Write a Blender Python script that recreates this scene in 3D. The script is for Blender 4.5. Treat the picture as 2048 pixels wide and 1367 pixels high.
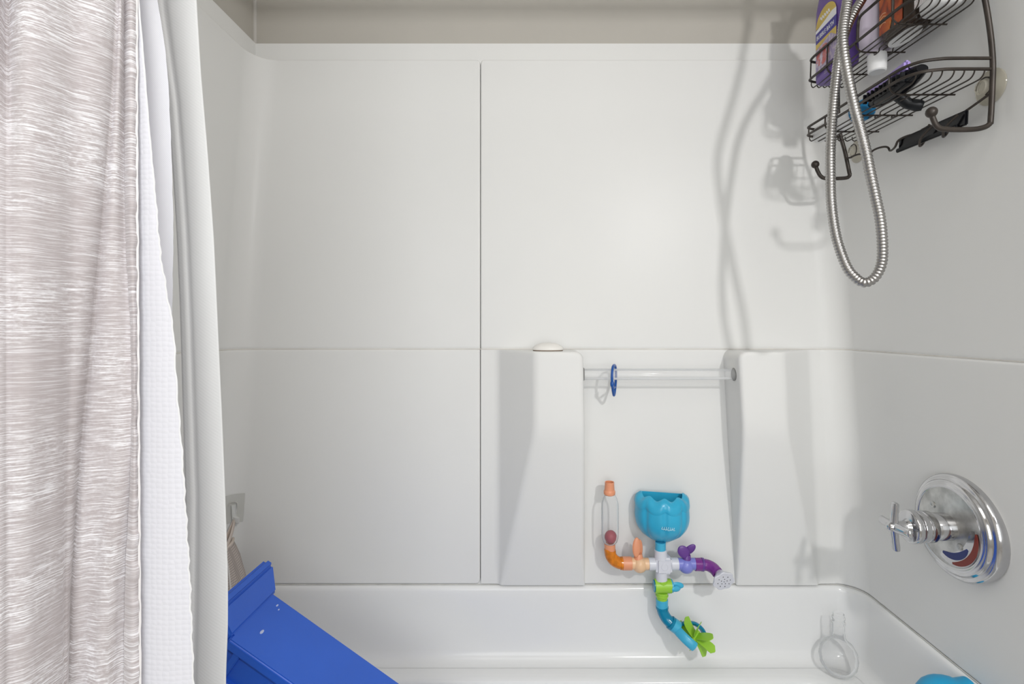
import bpy, bmesh, math, random
from mathutils import Vector, Matrix
random.seed(7)
for o in list(bpy.data.objects): bpy.data.objects.remove(o)
sc = bpy.context.scene
COL = sc.collection
PI = math.pi
EYE = 1.26            # height of the lens above the bathroom floor (m)

# ---------------------------------------------------------------- camera
cam = bpy.data.cameras.new('camera'); camo = bpy.data.objects.new('camera', cam); COL.objects.link(camo)
camo.location = (0, 0, EYE); camo.rotation_euler = (PI/2, 0, 0)
cam.sensor_width = 36.0; cam.lens = 36.0*1000/2048
cam.shift_x = -52/2048; cam.shift_y = -28.5/2048
cam.clip_start = 0.02
sc.camera = camo
# ---------------------------------------------------------------- light
w = bpy.data.worlds.new('world'); sc.world = w; w.use_nodes = True
w.node_tree.nodes['Background'].inputs[0].default_value = (0.9, 0.93, 1, 1)
w.node_tree.nodes['Background'].inputs[1].default_value = 0.15
def area(name, loc, target, sx, sy, power, col):
    l = bpy.data.lights.new(name, 'AREA'); l.shape = 'RECTANGLE'; l.size = sx; l.size_y = sy; l.energy = power; l.color = col
    o = bpy.data.objects.new(name, l); COL.objects.link(o); o.location = loc
    o.rotation_euler = (Vector(target)-Vector(loc)).to_track_quat('-Z', 'Y').to_euler()
    return o
area('vanity_lamp', (0.72, -0.60, EYE+0.66), (-0.35, 1.3, 0.40), 0.075, 0.075, 12.5, (1, 0.985, 0.97))
area('overhead_fill', (-0.05, -0.45, 2.44), (-0.05, -0.4, 0), 1.0, 1.0, 7.0, (1, 0.985, 0.965))  # unseen overhead light added to lift the ambient level
area('front_fill', (0.05, -1.38, 1.00), (0.05, 1.3, 0.80), 1.4, 1.8, 27.0, (0.935, 0.972, 1))  # large unseen area light added behind the camera as even fill
vs = sc.view_settings
vs.view_transform = 'Standard'; vs.look = 'None'; vs.gamma = 1; vs.use_curve_mapping = False
vs.exposure = -0.08

# ---------------------------------------------------------------- materials
MATS = {}
def mat(name, col, rough=0.5, metal=0.0, var=0.04, nscale=6.0, bump=0.0, bscale=60.0, **kw):
    if name in MATS: return MATS[name]
    m = bpy.data.materials.new(name); m.use_nodes = True
    nt = m.node_tree; b = nt.nodes['Principled BSDF']
    b.inputs['Roughness'].default_value = rough; b.inputs['Metallic'].default_value = metal
    tc = nt.nodes.new('ShaderNodeTexCoord')
    n = nt.nodes.new('ShaderNodeTexNoise'); n.inputs['Scale'].default_value = nscale; n.inputs['Detail'].default_value = 3
    nt.links.new(tc.outputs['Object'], n.inputs['Vector'])
    r = nt.nodes.new('ShaderNodeValToRGB')
    r.color_ramp.elements[0].position = 0.3; r.color_ramp.elements[1].position = 0.7
    r.color_ramp.elements[0].color = tuple(c*(1-var) for c in col)+(1,)
    r.color_ramp.elements[1].color = tuple(min(1, c*(1+var)) for c in col)+(1,)
    nt.links.new(n.outputs['Fac'], r.inputs['Fac']); nt.links.new(r.outputs['Color'], b.inputs['Base Color'])
    if bump > 0:
        n2 = nt.nodes.new('ShaderNodeTexNoise'); n2.inputs['Scale'].default_value = bscale
        nt.links.new(tc.outputs['Object'], n2.inputs['Vector'])
        bp = nt.nodes.new('ShaderNodeBump'); bp.inputs['Strength'].default_value = bump; bp.inputs['Distance'].default_value = 0.002
        nt.links.new(n2.outputs['Fac'], bp.inputs['Height']); nt.links.new(bp.outputs['Normal'], b.inputs['Normal'])
    for k, v in kw.items(): b.inputs[k.replace('_', ' ')].default_value = v
    MATS[name] = m
    return m
GEL = mat('white_gelcoat', (0.80, 0.80, 0.785), 0.34, var=0.012, nscale=2.5, bump=0.03, bscale=9, Specular_IOR_Level=0.14)
TUB = mat('white_tub_enamel', (0.83, 0.835, 0.83), 0.16, var=0.01, nscale=3, Specular_IOR_Level=0.35)
PAINT = mat('taupe_wall_paint', (0.50, 0.475, 0.43), 0.7, var=0.03, nscale=3, bump=0.06, bscale=180)
ROOM = mat('white_room_paint', (0.80, 0.79, 0.77), 0.8, var=0.02)
FLOOR = mat('floor_tile', (0.45, 0.43, 0.40), 0.5, var=0.1)
CHROME = mat('chrome', (0.60, 0.60, 0.615), 0.12, 1.0, var=0.05, nscale=30)
STAINED = mat('stained_chrome', (0.50, 0.50, 0.49), 0.32, 1.0, var=0.28, nscale=38, bump=0.08, bscale=120)
HOSEM = mat('brushed_steel_hose', (0.42, 0.41, 0.40), 0.30, 1.0, var=0.06, nscale=40)
BRONZE = mat('dark_bronze_wire', (0.045, 0.036, 0.030), 0.42, 0.35, var=0.25, nscale=40)
CLEAR = mat('clear_acrylic', (0.92, 0.93, 0.94), 0.06, var=0.0, Alpha=0.2)
CLEARB = mat('clear_plastic', (0.93, 0.94, 0.94), 0.06, var=0.0, Alpha=0.13)
SUCT = mat('clear_yellowed_rubber', (0.70, 0.66, 0.55), 0.15, var=0.05, Alpha=0.28)
AQUA = mat('aqua_plastic', (0.035, 0.42, 0.66), 0.28, var=0.05, nscale=25)
AQUAL = mat('light_aqua_plastic', (0.06, 0.45, 0.68), 0.3, var=0.05)
TEAL = mat('translucent_teal_plastic', (0.0, 0.22, 0.38), 0.15, var=0.05)
GREYP = mat('pale_grey_plastic', (0.70, 0.71, 0.77), 0.3, var=0.02)
PEACH = mat('peach_plastic', (0.84, 0.55, 0.33), 0.35, var=0.04)
SALMON = mat('salmon_plastic', (0.80, 0.33, 0.18), 0.35, var=0.04)
ORANGE = mat('translucent_orange_plastic', (0.66, 0.20, 0.01), 0.18, var=0.25, nscale=90)
PERI = mat('periwinkle_plastic', (0.22, 0.24, 0.66), 0.3, var=0.04)
PURP = mat('purple_plastic', (0.14, 0.05, 0.28), 0.3, var=0.06)
PLUM = mat('plum_plastic', (0.20, 0.035, 0.26), 0.2, var=0.1)
LIME = mat('lime_plastic', (0.33, 0.62, 0.05), 0.35, var=0.05)
MAROON = mat('maroon_ball', (0.36, 0.05, 0.075), 0.5, var=0.1)
BLUEP = mat('royal_blue_plastic', (0.022, 0.125, 0.66), 0.40, var=0.08, nscale=5, bump=0.05, bscale=220)
RINGB = mat('blue_ring_plastic', (0.008, 0.085, 0.36), 0.3, var=0.05)
BLACK = mat('black_plastic', (0.006, 0.006, 0.008), 0.15, var=0.2, Specular_IOR_Level=0.25)
BLACKM = mat('matte_black', (0.008, 0.009, 0.011), 0.4, var=0.2, Specular_IOR_Level=0.25)
GRIME = mat('grey_caulk', (0.60, 0.59, 0.56), 0.7, var=0.15, nscale=30)
SOAP = mat('white_soap', (0.82, 0.80, 0.76), 0.45, var=0.02)
SOAPSHADE = mat('brown_soap_shade', (0.16, 0.11, 0.07), 0.8, var=0.2)  # dark shade in the gap under the soap, put in as colour
VIOLET = mat('violet_bottle_plastic', (0.155, 0.09, 0.35), 0.38, var=0.05)
LAV = mat('lavender_bottle_plastic', (0.56, 0.50, 0.60), 0.4, var=0.04)
WHITEP = mat('white_plastic', (0.82, 0.82, 0.82), 0.4, var=0.02)
BROWN = mat('dark_brown_bottle', (0.045, 0.028, 0.018), 0.25, var=0.25, nscale=20)
CAPB = mat('cobalt_cap', (0.0, 0.15, 0.34), 0.25, var=0.1)
YEL = mat('mustard_print', (0.66, 0.49, 0.12), 0.5, var=0.08, nscale=60)
NAVYPRINT = mat('navy_print', (0.06, 0.05, 0.30), 0.5)
WHITEPRINT = mat('white_print', (0.85, 0.85, 0.88), 0.5, var=0.02)
REDEN = mat('red_enamel', (0.20, 0.025, 0.015), 0.3, var=0.1)
BLUEEN = mat('navy_enamel', (0.012, 0.025, 0.15), 0.3, var=0.1)
BEIGE = mat('beige_strap', (0.64, 0.56, 0.50), 0.8, var=0.05, nscale=40)
LTBLUE = mat('pale_blue_print', (0.42, 0.72, 0.88), 0.4, var=0.2, nscale=400)

def ramp_mat(name, coord, scale, stops, rough=0.5, noise_scale=1.0, detail=4, distort=0.0):
    m = bpy.data.materials.new(name); m.use_nodes = True; nt = m.node_tree; b = nt.nodes['Principled BSDF']
    b.inputs['Roughness'].default_value = rough
    tc = nt.nodes.new('ShaderNodeTexCoord'); mp = nt.nodes.new('ShaderNodeMapping'); mp.inputs['Scale'].default_value = scale
    n = nt.nodes.new('ShaderNodeTexNoise'); n.inputs['Scale'].default_value = noise_scale; n.inputs['Detail'].default_value = detail
    n.inputs['Distortion'].default_value = distort
    nt.links.new(tc.outputs[coord], mp.inputs['Vector']); nt.links.new(mp.outputs['Vector'], n.inputs['Vector'])
    r = nt.nodes.new('ShaderNodeValToRGB')
    while len(r.color_ramp.elements) < len(stops): r.color_ramp.elements.new(0.5)
    for e, (p, c) in zip(r.color_ramp.elements, stops): e.position = p; e.color = tuple(c)+(1,)
    nt.links.new(n.outputs['Fac'], r.inputs['Fac']); nt.links.new(r.outputs['Color'], b.inputs['Base Color'])
    return m, nt, b, tc
FLAMES = ramp_mat('orange_flame_print', 'Object', (25, 25, 12), [(0.30, (0.03, 0.012, 0.01)), (0.45, (0.42, 0.06, 0.01)), (0.58, (0.62, 0.15, 0.02)), (0.72, (0.75, 0.36, 0.10))], 0.35, distort=1.2)[0]
FRUIT = ramp_mat('red_fruit_print', 'Object', (90, 90, 90), [(0.36, (0.60, 0.14, 0.13)), (0.50, (0.60, 0.22, 0.22)), (0.60, (0.52, 0.45, 0.60)), (0.72, (0.74, 0.66, 0.72))], 0.5)[0]
FOAM = ramp_mat('lilac_foam_print', 'Object', (140, 140, 140), [(0.35, (0.34, 0.28, 0.50)), (0.55, (0.52, 0.45, 0.56)), (0.7, (0.74, 0.70, 0.76))], 0.5)[0]
SCRIB = ramp_mat('white_red_scribble_print', 'Object', (120, 120, 60), [(0.0, (0.80, 0.79, 0.80)), (0.485, (0.80, 0.79, 0.80)), (0.5, (0.45, 0.10, 0.10)), (0.515, (0.80, 0.79, 0.80))], 0.4, distort=2)[0]

def translucent(m, fac, col):
    nt = m.node_tree; b = nt.nodes['Principled BSDF']; out = nt.nodes['Material Output']
    t = nt.nodes.new('ShaderNodeBsdfTranslucent'); t.inputs['Color'].default_value = tuple(col)+(1,)
    mx = nt.nodes.new('ShaderNodeMixShader'); mx.inputs[0].default_value = fac
    nt.links.new(b.outputs[0], mx.inputs[1]); nt.links.new(t.outputs[0], mx.inputs[2]); nt.links.new(mx.outputs[0], out.inputs['Surface'])
def edge_alpha(m, lo, hi, blend):
    nt = m.node_tree; lw = nt.nodes.new('ShaderNodeLayerWeight'); lw.inputs[0].default_value = blend
    mr = nt.nodes.new('ShaderNodeMapRange'); mr.inputs[3].default_value = lo; mr.inputs[4].default_value = hi
    nt.links.new(lw.outputs['Fresnel'], mr.inputs[0]); nt.links.new(mr.outputs[0], nt.nodes['Principled BSDF'].inputs['Alpha'])
edge_alpha(CLEARB, 0.03, 0.85, 0.14); edge_alpha(CLEAR, 0.14, 0.8, 0.35); edge_alpha(SUCT, 0.2, 0.7, 0.3)
# slubby woven curtain: thin white weft streaks on a mauve-taupe ground
def slub():
    m = bpy.data.materials.new('slub_weave_curtain'); m.use_nodes = True; nt = m.node_tree; b = nt.nodes['Principled BSDF']
    b.inputs['Roughness'].default_value = 0.85
    b.inputs['Sheen Weight'].default_value = 0.25
    tc = nt.nodes.new('ShaderNodeTexCoord')
    def nz(sc_, detail, lo, hi, seed):
        mp = nt.nodes.new('ShaderNodeMapping'); mp.inputs['Scale'].default_value = sc_; mp.inputs['Location'].default_value = (seed, seed*1.7, 0)
        n = nt.nodes.new('ShaderNodeTexNoise'); n.inputs['Scale'].default_value = 1; n.inputs['Detail'].default_value = detail
        nt.links.new(tc.outputs['UV'], mp.inputs['Vector']); nt.links.new(mp.outputs['Vector'], n.inputs['Vector'])
        r = nt.nodes.new('ShaderNodeMapRange'); r.inputs[1].default_value = lo; r.inputs[2].default_value = hi
        nt.links.new(n.outputs['Fac'], r.inputs[0]); return r.outputs[0]
    a = nz((48, 800, 1), 3, 0.47, 0.68, 3)       # fine streaks
    c = nz((20, 600, 1), 2, 0.54, 0.66, 11)       # long bright slubs
    d = nz((6, 16, 1), 2, 0.30, 0.62, 23)        # cloudy areas with more white
    e = nz((260, 420, 1), 2, 0.45, 0.75, 31)     # speckle
    def mul(x, y):
        q = nt.nodes.new('ShaderNodeMath'); q.operation = 'MULTIPLY'; nt.links.new(x, q.inputs[0]); nt.links.new(y, q.inputs[1]); return q.outputs[0]
    def add(x, y, k):
        q = nt.nodes.new('ShaderNodeMath'); q.operation = 'MULTIPLY_ADD'; q.inputs[1].default_value = k; nt.links.new(y, q.inputs[0]); nt.links.new(x, q.inputs[2]); return q.outputs[0]
    f = add(mul(a, d), c, 0.42); f = add(f, a, 0.25); f = add(f, mul(e, d), 0.5)
    r = nt.nodes.new('ShaderNodeValToRGB')
    r.color_ramp.elements[0].color = (0.45, 0.405, 0.41, 1); r.color_ramp.elements[1].color = (0.84, 0.83, 0.86, 1)
    nt.links.new(f, r.inputs['Fac']); nt.links.new(r.outputs['Color'], b.inputs['Base Color'])
    bp = nt.nodes.new('ShaderNodeBump'); bp.inputs['Strength'].default_value = 0.25; bp.inputs['Distance'].default_value = 0.001
    nt.links.new(f, bp.inputs['Height']); nt.links.new(bp.outputs['Normal'], b.inputs['Normal'])
    return m
SLUB = slub()
def weave(name, col, freq, kind, strength, tr):
    m = bpy.data.materials.new(name); m.use_nodes = True; nt = m.node_tree; b = nt.nodes['Principled BSDF']
    b.inputs['Roughness'].default_value = 0.8; b.inputs['Base Color'].default_value = tuple(col)+(1,)
    tc = nt.nodes.new('ShaderNodeTexCoord')
    mp = nt.nodes.new('ShaderNodeMapping'); nt.links.new(tc.outputs['UV'], mp.inputs['Vector'])
    mp.inputs['Scale'].default_value = (freq[0], freq[1], 1)
    if kind == 'waffle':
        v = nt.nodes.new('ShaderNodeTexVoronoi'); v.inputs['Scale'].default_value = 1; v.inputs['Randomness'].default_value = 0.25
        nt.links.new(mp.outputs['Vector'], v.inputs['Vector']); h = v.outputs['Distance']
    elif kind == 'mesh':
        v = nt.nodes.new('ShaderNodeTexChecker'); v.inputs['Scale'].default_value = 1
        mp.inputs['Rotation'].default_value = (0, 0, 0.8)
        nt.links.new(mp.outputs['Vector'], v.inputs['Vector']); h = v.outputs['Fac']
        rr = nt.nodes.new('ShaderNodeMixRGB'); rr.inputs[1].default_value = tuple(col)+(1,); rr.inputs[2].default_value = tuple(c*0.55 for c in col)+(1,)
        nt.links.new(h, rr.inputs[0]); nt.links.new(rr.outputs[0], b.inputs['Base Color'])
    else:
        wv = nt.nodes.new('ShaderNodeTexWave'); wv.bands_direction = 'DIAGONAL'; wv.inputs['Scale'].default_value = 1; wv.inputs['Distortion'].default_value = 0.3
        nt.links.new(mp.outputs['Vector'], wv.inputs['Vector']); h = wv.outputs['Fac']
    bp = nt.nodes.new('ShaderNodeBump'); bp.inputs['Strength'].default_value = strength; bp.inputs['Distance'].default_value = 0.0015
    nt.links.new(h, bp.inputs['Height']); nt.links.new(bp.outputs['Normal'], b.inputs['Normal'])
    if tr: translucent(m, tr, (0.85, 0.86, 0.9))
    return m
WAFFLE = weave('white_waffle_fabric', (0.79, 0.79, 0.845), (150, 190), 'waffle', 0.35, 0.15)
SHEER = weave('white_plain_fabric', (0.80, 0.80, 0.85), (300, 300), 'twill', 0.08, 0.15)
TWILL = weave('white_herringbone_fabric', (0.90, 0.91, 0.91), (110, 150), 'twill', 0.05, 0.08)
MESHM = weave('beige_mesh_fabric', (0.66, 0.58, 0.53), (300, 300), 'mesh', 0.5, 0.15)

# ---------------------------------------------------------------- helpers
ORG = {}
def mk(name, verts, faces, m, parent=None, smooth=True, recalc=True, uvs=None, sharp=0.7):
    org = ORG.get(parent.name, Vector((0, 0, 0))) if parent is not None else Vector((0, 0, 0))
    me = bpy.data.meshes.new(name)
    me.from_pydata([tuple(Vector(v)-org) for v in verts], [], faces)
    if uvs:
        l = me.uv_layers.new(name='uv')
        for lp in me.loops: l.data[lp.index].uv = uvs[lp.vertex_index]
    if recalc:
        bm = bmesh.new(); bm.from_mesh(me); bmesh.ops.recalc_face_normals(bm, faces=bm.faces); bm.to_mesh(me); bm.free()
    if smooth:
        me.polygons.foreach_set('use_smooth', [True]*len(me.polygons))
        if sharp:
            try: me.set_sharp_from_angle(angle=sharp)
            except Exception: pass
    me.materials.append(m)
    o = bpy.data.objects.new(name, me); COL.objects.link(o)
    if parent is not None:
        o.parent = parent
        ORG[o.name] = org          # parts and sub-parts share the origin of their thing
    return o
def empty(name, loc, label, cat, group=None):
    e = bpy.data.objects.new(name, None); COL.objects.link(e); e.location = loc; e.empty_display_size = 0.02
    ORG[e.name] = Vector(loc)
    tag(e, label, cat, group); return e
def tag(o, label, cat, group=None):
    o['label'] = label; o['category'] = cat
    if group: o['group'] = group
    return o
def struct(o): o['kind'] = 'structure'; return o
class G:      # geometry collector
    def __init__(s): s.v = []; s.f = []; s.uv = []
    def add(s, V, F, uv=None):
        b = len(s.v); s.v += [Vector(p) for p in V]; s.f += [tuple(i+b for i in f) for f in F]
        s.uv += uv if uv else [(0, 0)]*len(V); return s
    def rows(s, R, cu=False, cv=False, cap0=False, cap1=False, uv=None):
        n = len(R[0]); V = [p for r in R for p in r]; F = []
        for i in range(len(R) if cv else len(R)-1):
            a = i*n; b = ((i+1) % len(R))*n
            for j in range(n if cu else n-1):
                k = (j+1) % n; F.append((a+j, a+k, b+k, b+j))
        if cap0: F.append(tuple(range(n))[::-1])
        if cap1: F.append(tuple(range((len(R)-1)*n, len(R)*n)))
        return s.add(V, F, [p for r in uv for p in r] if uv else None)
    def mesh(s, name, m, parent=None, **k): return mk(name, s.v, s.f, m, parent, uvs=s.uv if any(u != (0, 0) for u in s.uv) else None, **k)
def box(x0, x1, y0, y1, z0, z1, g=None):
    g = g or G()
    V = [(x, y, z) for z in (z0, z1) for y in (y0, y1) for x in (x0, x1)]
    return g.add(V, [(0, 1, 3, 2), (4, 5, 7, 6), (0, 1, 5, 4), (2, 3, 7, 6), (0, 2, 6, 4), (1, 3, 7, 5)])
def catmull(P, n=8, closed=False):
    P = [Vector(p) for p in P]; out = []; N = len(P)
    for i in range(N if closed else N-1):
        if closed: p0, p1, p2, p3 = P[i-1], P[i], P[(i+1) % N], P[(i+2) % N]
        else: p0, p1, p2, p3 = P[max(i-1, 0)], P[i], P[i+1], P[min(i+2, N-1)]
        for k in range(n):
            t = k/n
            out.append(0.5*((2*p1)+(-p0+p2)*t+(2*p0-5*p1+4*p2-p3)*t*t+(-p0+3*p1-3*p2+p3)*t**3))
    if not closed: out.append(P[-1])
    return out
def resample(P, ds):
    out = [P[0].copy()]; acc = 0
    for a, b in zip(P[:-1], P[1:]):
        L = (b-a).length
        if L < 1e-9: continue
        t = ds-acc
        while t <= L: out.append(a+(b-a)*(t/L)); t += ds
        acc = L-(t-ds)
    return out
def tube(P, r, seg=8, closed=False, g=None, caps=True, ell=None, up=None):
    g = g or G(); P = [Vector(p) for p in P]; n = len(P)
    T = []
    for i in range(n):
        a = P[i-1] if (i or closed) else P[0]; b = P[(i+1) % n] if (i < n-1 or closed) else P[-1]
        T.append((b-a).normalized())
    u = Vector(up) if up else (Vector((0, 0, 1)) if abs(T[0].z) < 0.9 else Vector((1, 0, 0)))
    N = (u-T[0]*u.dot(T[0])).normalized(); R = []
    for i in range(n):
        if i: N = (N-T[i]*N.dot(T[i])).normalized()
        B = T[i].cross(N); rr = r[i] if isinstance(r, (list, tuple)) else r
        e = ell or (1, 1)
        R.append([P[i]+N*(rr*e[0]*math.cos(2*PI*k/seg))+B*(rr*e[1]*math.sin(2*PI*k/seg)) for k in range(seg)])
    return g.rows(R, cu=True, cv=closed, cap0=caps and not closed, cap1=caps and not closed)
def frame(axis, up=(0, 0, 1)):
    a = Vector(axis).normalized(); u = Vector(up)
    if abs(a.dot(u)) > 0.95: u = Vector((0, 1, 0)) if abs(a.y) < 0.9 else Vector((1, 0, 0))
    x = u.cross(a).normalized(); y = a.cross(x); return x, y, a
def lathe(prof, c, axis=(0, 0, 1), seg=28, g=None, cap0=True, cap1=True, fn=None, sx=1, sy=1, up=(0, 0, 1)):
    g = g or G(); x, y, a = frame(axis, up); c = Vector(c); R = []
    for r, h in prof:
        R.append([c+a*h+x*(r*sx*(fn(t, h) if fn else 1)*math.cos(t))+y*(r*sy*(fn(t, h) if fn else 1)*math.sin(t)) for t in [2*PI*k/seg for k in range(seg)]])
    return g.rows(R, cu=True, cap0=cap0, cap1=cap1)
def cyl(a, b, r, seg=20, bev=0.0008, g=None, r2=None):
    a = Vector(a); b = Vector(b); L = (b-a).length; r2 = r2 or r
    return lathe([(r-bev, 0), (r, bev), (r2, L-bev), (r2-bev, L)], a, b-a, seg, g)
def ball(c, r, seg=20, g=None, sx=1, sy=1, sz=1, axis=(0, 0, 1)):
    n = seg//2; prof = [(max(r*math.sin(PI*i/n), 1e-4), -r*sz*math.cos(PI*i/n)) for i in range(n+1)]
    return lathe(prof, c, axis, seg, g, sx=sx, sy=sy)
def interp(tab, x):
    if x <= tab[0][0]:
        (a, b), (c, d) = tab[0], tab[1]
    elif x >= tab[-1][0]:
        (a, b), (c, d) = tab[-2], tab[-1]
    else:
        for (a, b), (c, d) in zip(tab[:-1], tab[1:]):
            if a <= x <= c: break
    return b+(d-b)*(x-a)/(c-a)
def sm(tab, x):      # smoothed interpolation, clamped slope at the ends
    h = 25; return (interp(tab, x-h)+2*interp(tab, x)+interp(tab, x+h))/4
def P3(px, py, Y): return Vector(((px-1076)*Y/1000, Y, EYE+(655-py)*Y/1000))   # sight line through a photo point, met at depth Y
def PX(px, py, X):  return P3(px, py, X*1000/(px-1076))
def rrect(x0, x1, y0, y1, r, z, n=8):
    out = []
    for cx, cy, a0 in ((x1-r, y1-r, 0), (x0+r, y1-r, PI/2), (x0+r, y0+r, PI), (x1-r, y0+r, 1.5*PI)):
        out += [Vector((cx+r*math.cos(a0+PI/2*i/n), cy+r*math.sin(a0+PI/2*i/n), z)) for i in range(n+1)]
    return out
def text_mesh(txt, size, org, dx, dy, dn, depth, m, name, parent, align='CENTER', shear=0.0):
    cu = bpy.data.curves.new('lettering', 'FONT'); cu.body = txt; cu.size = size; cu.extrude = depth; cu.align_x = align; cu.align_y = 'CENTER'; cu.shear = shear
    cu.resolution_u = 2
    ob = bpy.data.objects.new('lettering', cu); COL.objects.link(ob)
    dg = bpy.context.evaluated_depsgraph_get(); me = bpy.data.meshes.new_from_object(ob.evaluated_get(dg))
    V = [Vector(org)+Vector(dx)*v.co.x+Vector(dy)*v.co.y+Vector(dn)*v.co.z for v in me.vertices]; F = [tuple(p.vertices) for p in me.polygons]
    bpy.data.objects.remove(ob); bpy.data.meshes.remove(me); bpy.data.curves.remove(cu)
    return mk(name, V, F, m, parent, smooth=False)

# ================================================================ the room
ZT = EYE+0.703                 # top edge of the surround panels
ZJ = EYE-0.673                 # joint between surround and tub
ZL = EYE-0.056                 # ledge line round the surround
YB = 1.31
FX = 0.7526                    # painted alcove walls above the surround
YW = 1.328
def xw(z): return 0.738+(0.834-0.738)*(ZT-z)/(ZT-ZJ)     # the moulded side walls flare outwards towards the tub
def strip_wall(name, sgn):
    prof = [(FX, 2.46), (FX, ZT-0.01), (0.90, ZT-0.01), (0.90, 0), (1.0, 0), (1.0, 2.46)]
    g = G(); g.rows([[Vector((sgn*x, y, z)) for x, z in prof] for y in (-1.4, YW)], cu=True, cap0=True, cap1=True)
    return struct(g.mesh(name, PAINT, smooth=False))
strip_wall('wall_left', -1); strip_wall('wall_right', 1)
struct(box(-1.0, 1.0, YW, YW+0.1, 0, 2.46).mesh('wall_back', PAINT, smooth=False))
struct(box(-1.0, 1.0, -1.5, -1.4, 0, 2.46).mesh('wall_front', ROOM, smooth=False))
struct(box(-1.0, 1.0, -1.4, YW, -0.1, 0, ).mesh('floor', FLOOR, smooth=False))
struct(box(-1.0, 1.0, -1.5, YW+0.1, 2.46, 2.56).mesh('ceiling', ROOM, smooth=False))
cau = G(); tube([(-FX+0.001, YW-0.001, ZT+0.05), (-FX+0.001, YW-0.001, 2.455)], 0.005, 6, g=cau)
struct(cau.mesh('trim_1', mat('corner_caulk', (0.58, 0.56, 0.53), 0.6)))

# ---------------------------------------------------------------- moulded shower surround
SUR = empty('shower_surround', (0, YB, ZJ), 'glossy white moulded shower surround with two tapered pillars and a ledge line', 'shower surround')
RC = 0.06
def offs(z):      # inward step below the ledge line, rounded
    t = (ZL-z)/0.010
    t = min(1, max(0, t+0.5)); return 0.0015*(3*t*t-2*t**3)-0.0022*math.exp(-((z-ZL)/0.0035)**2)
def path(u, z, o):      # u: arc position measured from X=0 on the back wall; negative = left
    s = 1 if u >= 0 else -1; a = abs(u); X = xw(z)-o; Y = YB-o; R = RC+ (0.0)
    flat = X-R
    L = R*PI/2
    ua = a/0.774*(0.774)  # constant-length flat is rescaled so columns stay vertical near the seam
    if a <= 0.60: return Vector((s*a, Y, z))
    # 0.60..1 -> rest of the flat, 1..2 -> corner, 2.. -> side wall
    if a <= 1: t = (a-0.60)/0.40; return Vector((s*(0.60+(flat-0.60)*t), Y, z))
    if a <= 2: q = (a-1)*PI/2; return Vector((s*(flat+R*math.sin(q)), Y-R+R*math.cos(q), z))
    t = a-2; return Vector((s*X, (Y-R)+(0.45-(Y-R))*t, z))
near = [0, 0.0004, 0.001, 0.002, 0.0035, 0.0055, 0.008, 0.012, 0.018]
XS = -0.1512
def panel(side):
    z0, z1 = ZJ+0.002, ZT
    zs = sorted(set([z0+d for d in near]+[z1-d for d in near]+[ZL+0.015*(i-15)/15 for i in range(31)]+[z0+(z1-z0)*i/30 for i in range(31)]))
    e = XS+0.0006*(1 if side > 0 else -1)
    if side > 0:
        us = [e+d for d in near]+[e+0.018+(0.60-e-0.018)*i/12 for i in range(1, 13)]
    else:
        us = [e-d for d in near]+[e-0.018+(-0.60-e+0.018)*i/8 for i in range(1, 9)]
    us += [side*(0.6+0.4*i/4) for i in range(1, 5)]+[side*(1+i/14) for i in range(1, 15)]+[side*(2+t) for t in (0.1, 0.25, 0.4, 0.55, 0.7, 0.85, 1)]
    R = []
    rc = 0.010; W = 0.0045
    for z in zs:
        row = []
        for u in us:
            du = abs(u-e) if abs(u) <= 0.6 else 9.0
            dz = min(z-z0, z1-z)
            qx, qz = rc-du, rc-dz                          # rounded-rectangle distance to the panel edge
            d = rc-(math.hypot(max(qx, 0), max(qz, 0))) if (qx > 0 or qz > 0) else min(du, dz)
            if qx <= 0 and qz > 0: d = dz
            if qz <= 0 and qx > 0: d = du
            roll = 0.0
            if d < W: roll = W-math.sqrt(max(0, W*W-(W-max(d, 0))**2))
            if d < 0: roll = 0.014
            if dz <= 0: roll = 0.016
            row.append(path(u, z, offs(z)-roll))
        R.append(row)
    g = G(); g.rows(R)
    return g.mesh('wall_panel', GEL, SUR, sharp=None)
panel(-1); panel(1)
# nailing flange that shows above the panels
for s, nm in ((0, 'b'), (-1, 'l'), (1, 'r')):
    if s == 0: g = box(-FX, FX, YW-0.006, YW-0.0005, ZT-0.02, EYE+0.751)
    else: g = box(min(s*FX, s*(FX-0.006)), max(s*FX, s*(FX-0.006)), 0.45, YW-0.006, ZT-0.02, EYE+0.751)
    g.mesh('top_flange', GEL, SUR, smooth=False)
for sd in (-1, 1):
    uu = [sd*(0.0+0.6*i/4) for i in range(5)]+[sd*(0.6+0.4*i/3) for i in range(1, 4)]+[sd*(1+i/10) for i in range(1, 11)]+[sd*(2+i/5) for i in range(1, 6)]
    tube([path(u, ZL, offs(ZL)+0.0002) for u in uu], 0.0013, 6).mesh('ledge_seam', mat('dingy_seam', (0.70, 0.67, 0.63), 0.7, var=0.12, nscale=12), SUR)
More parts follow.
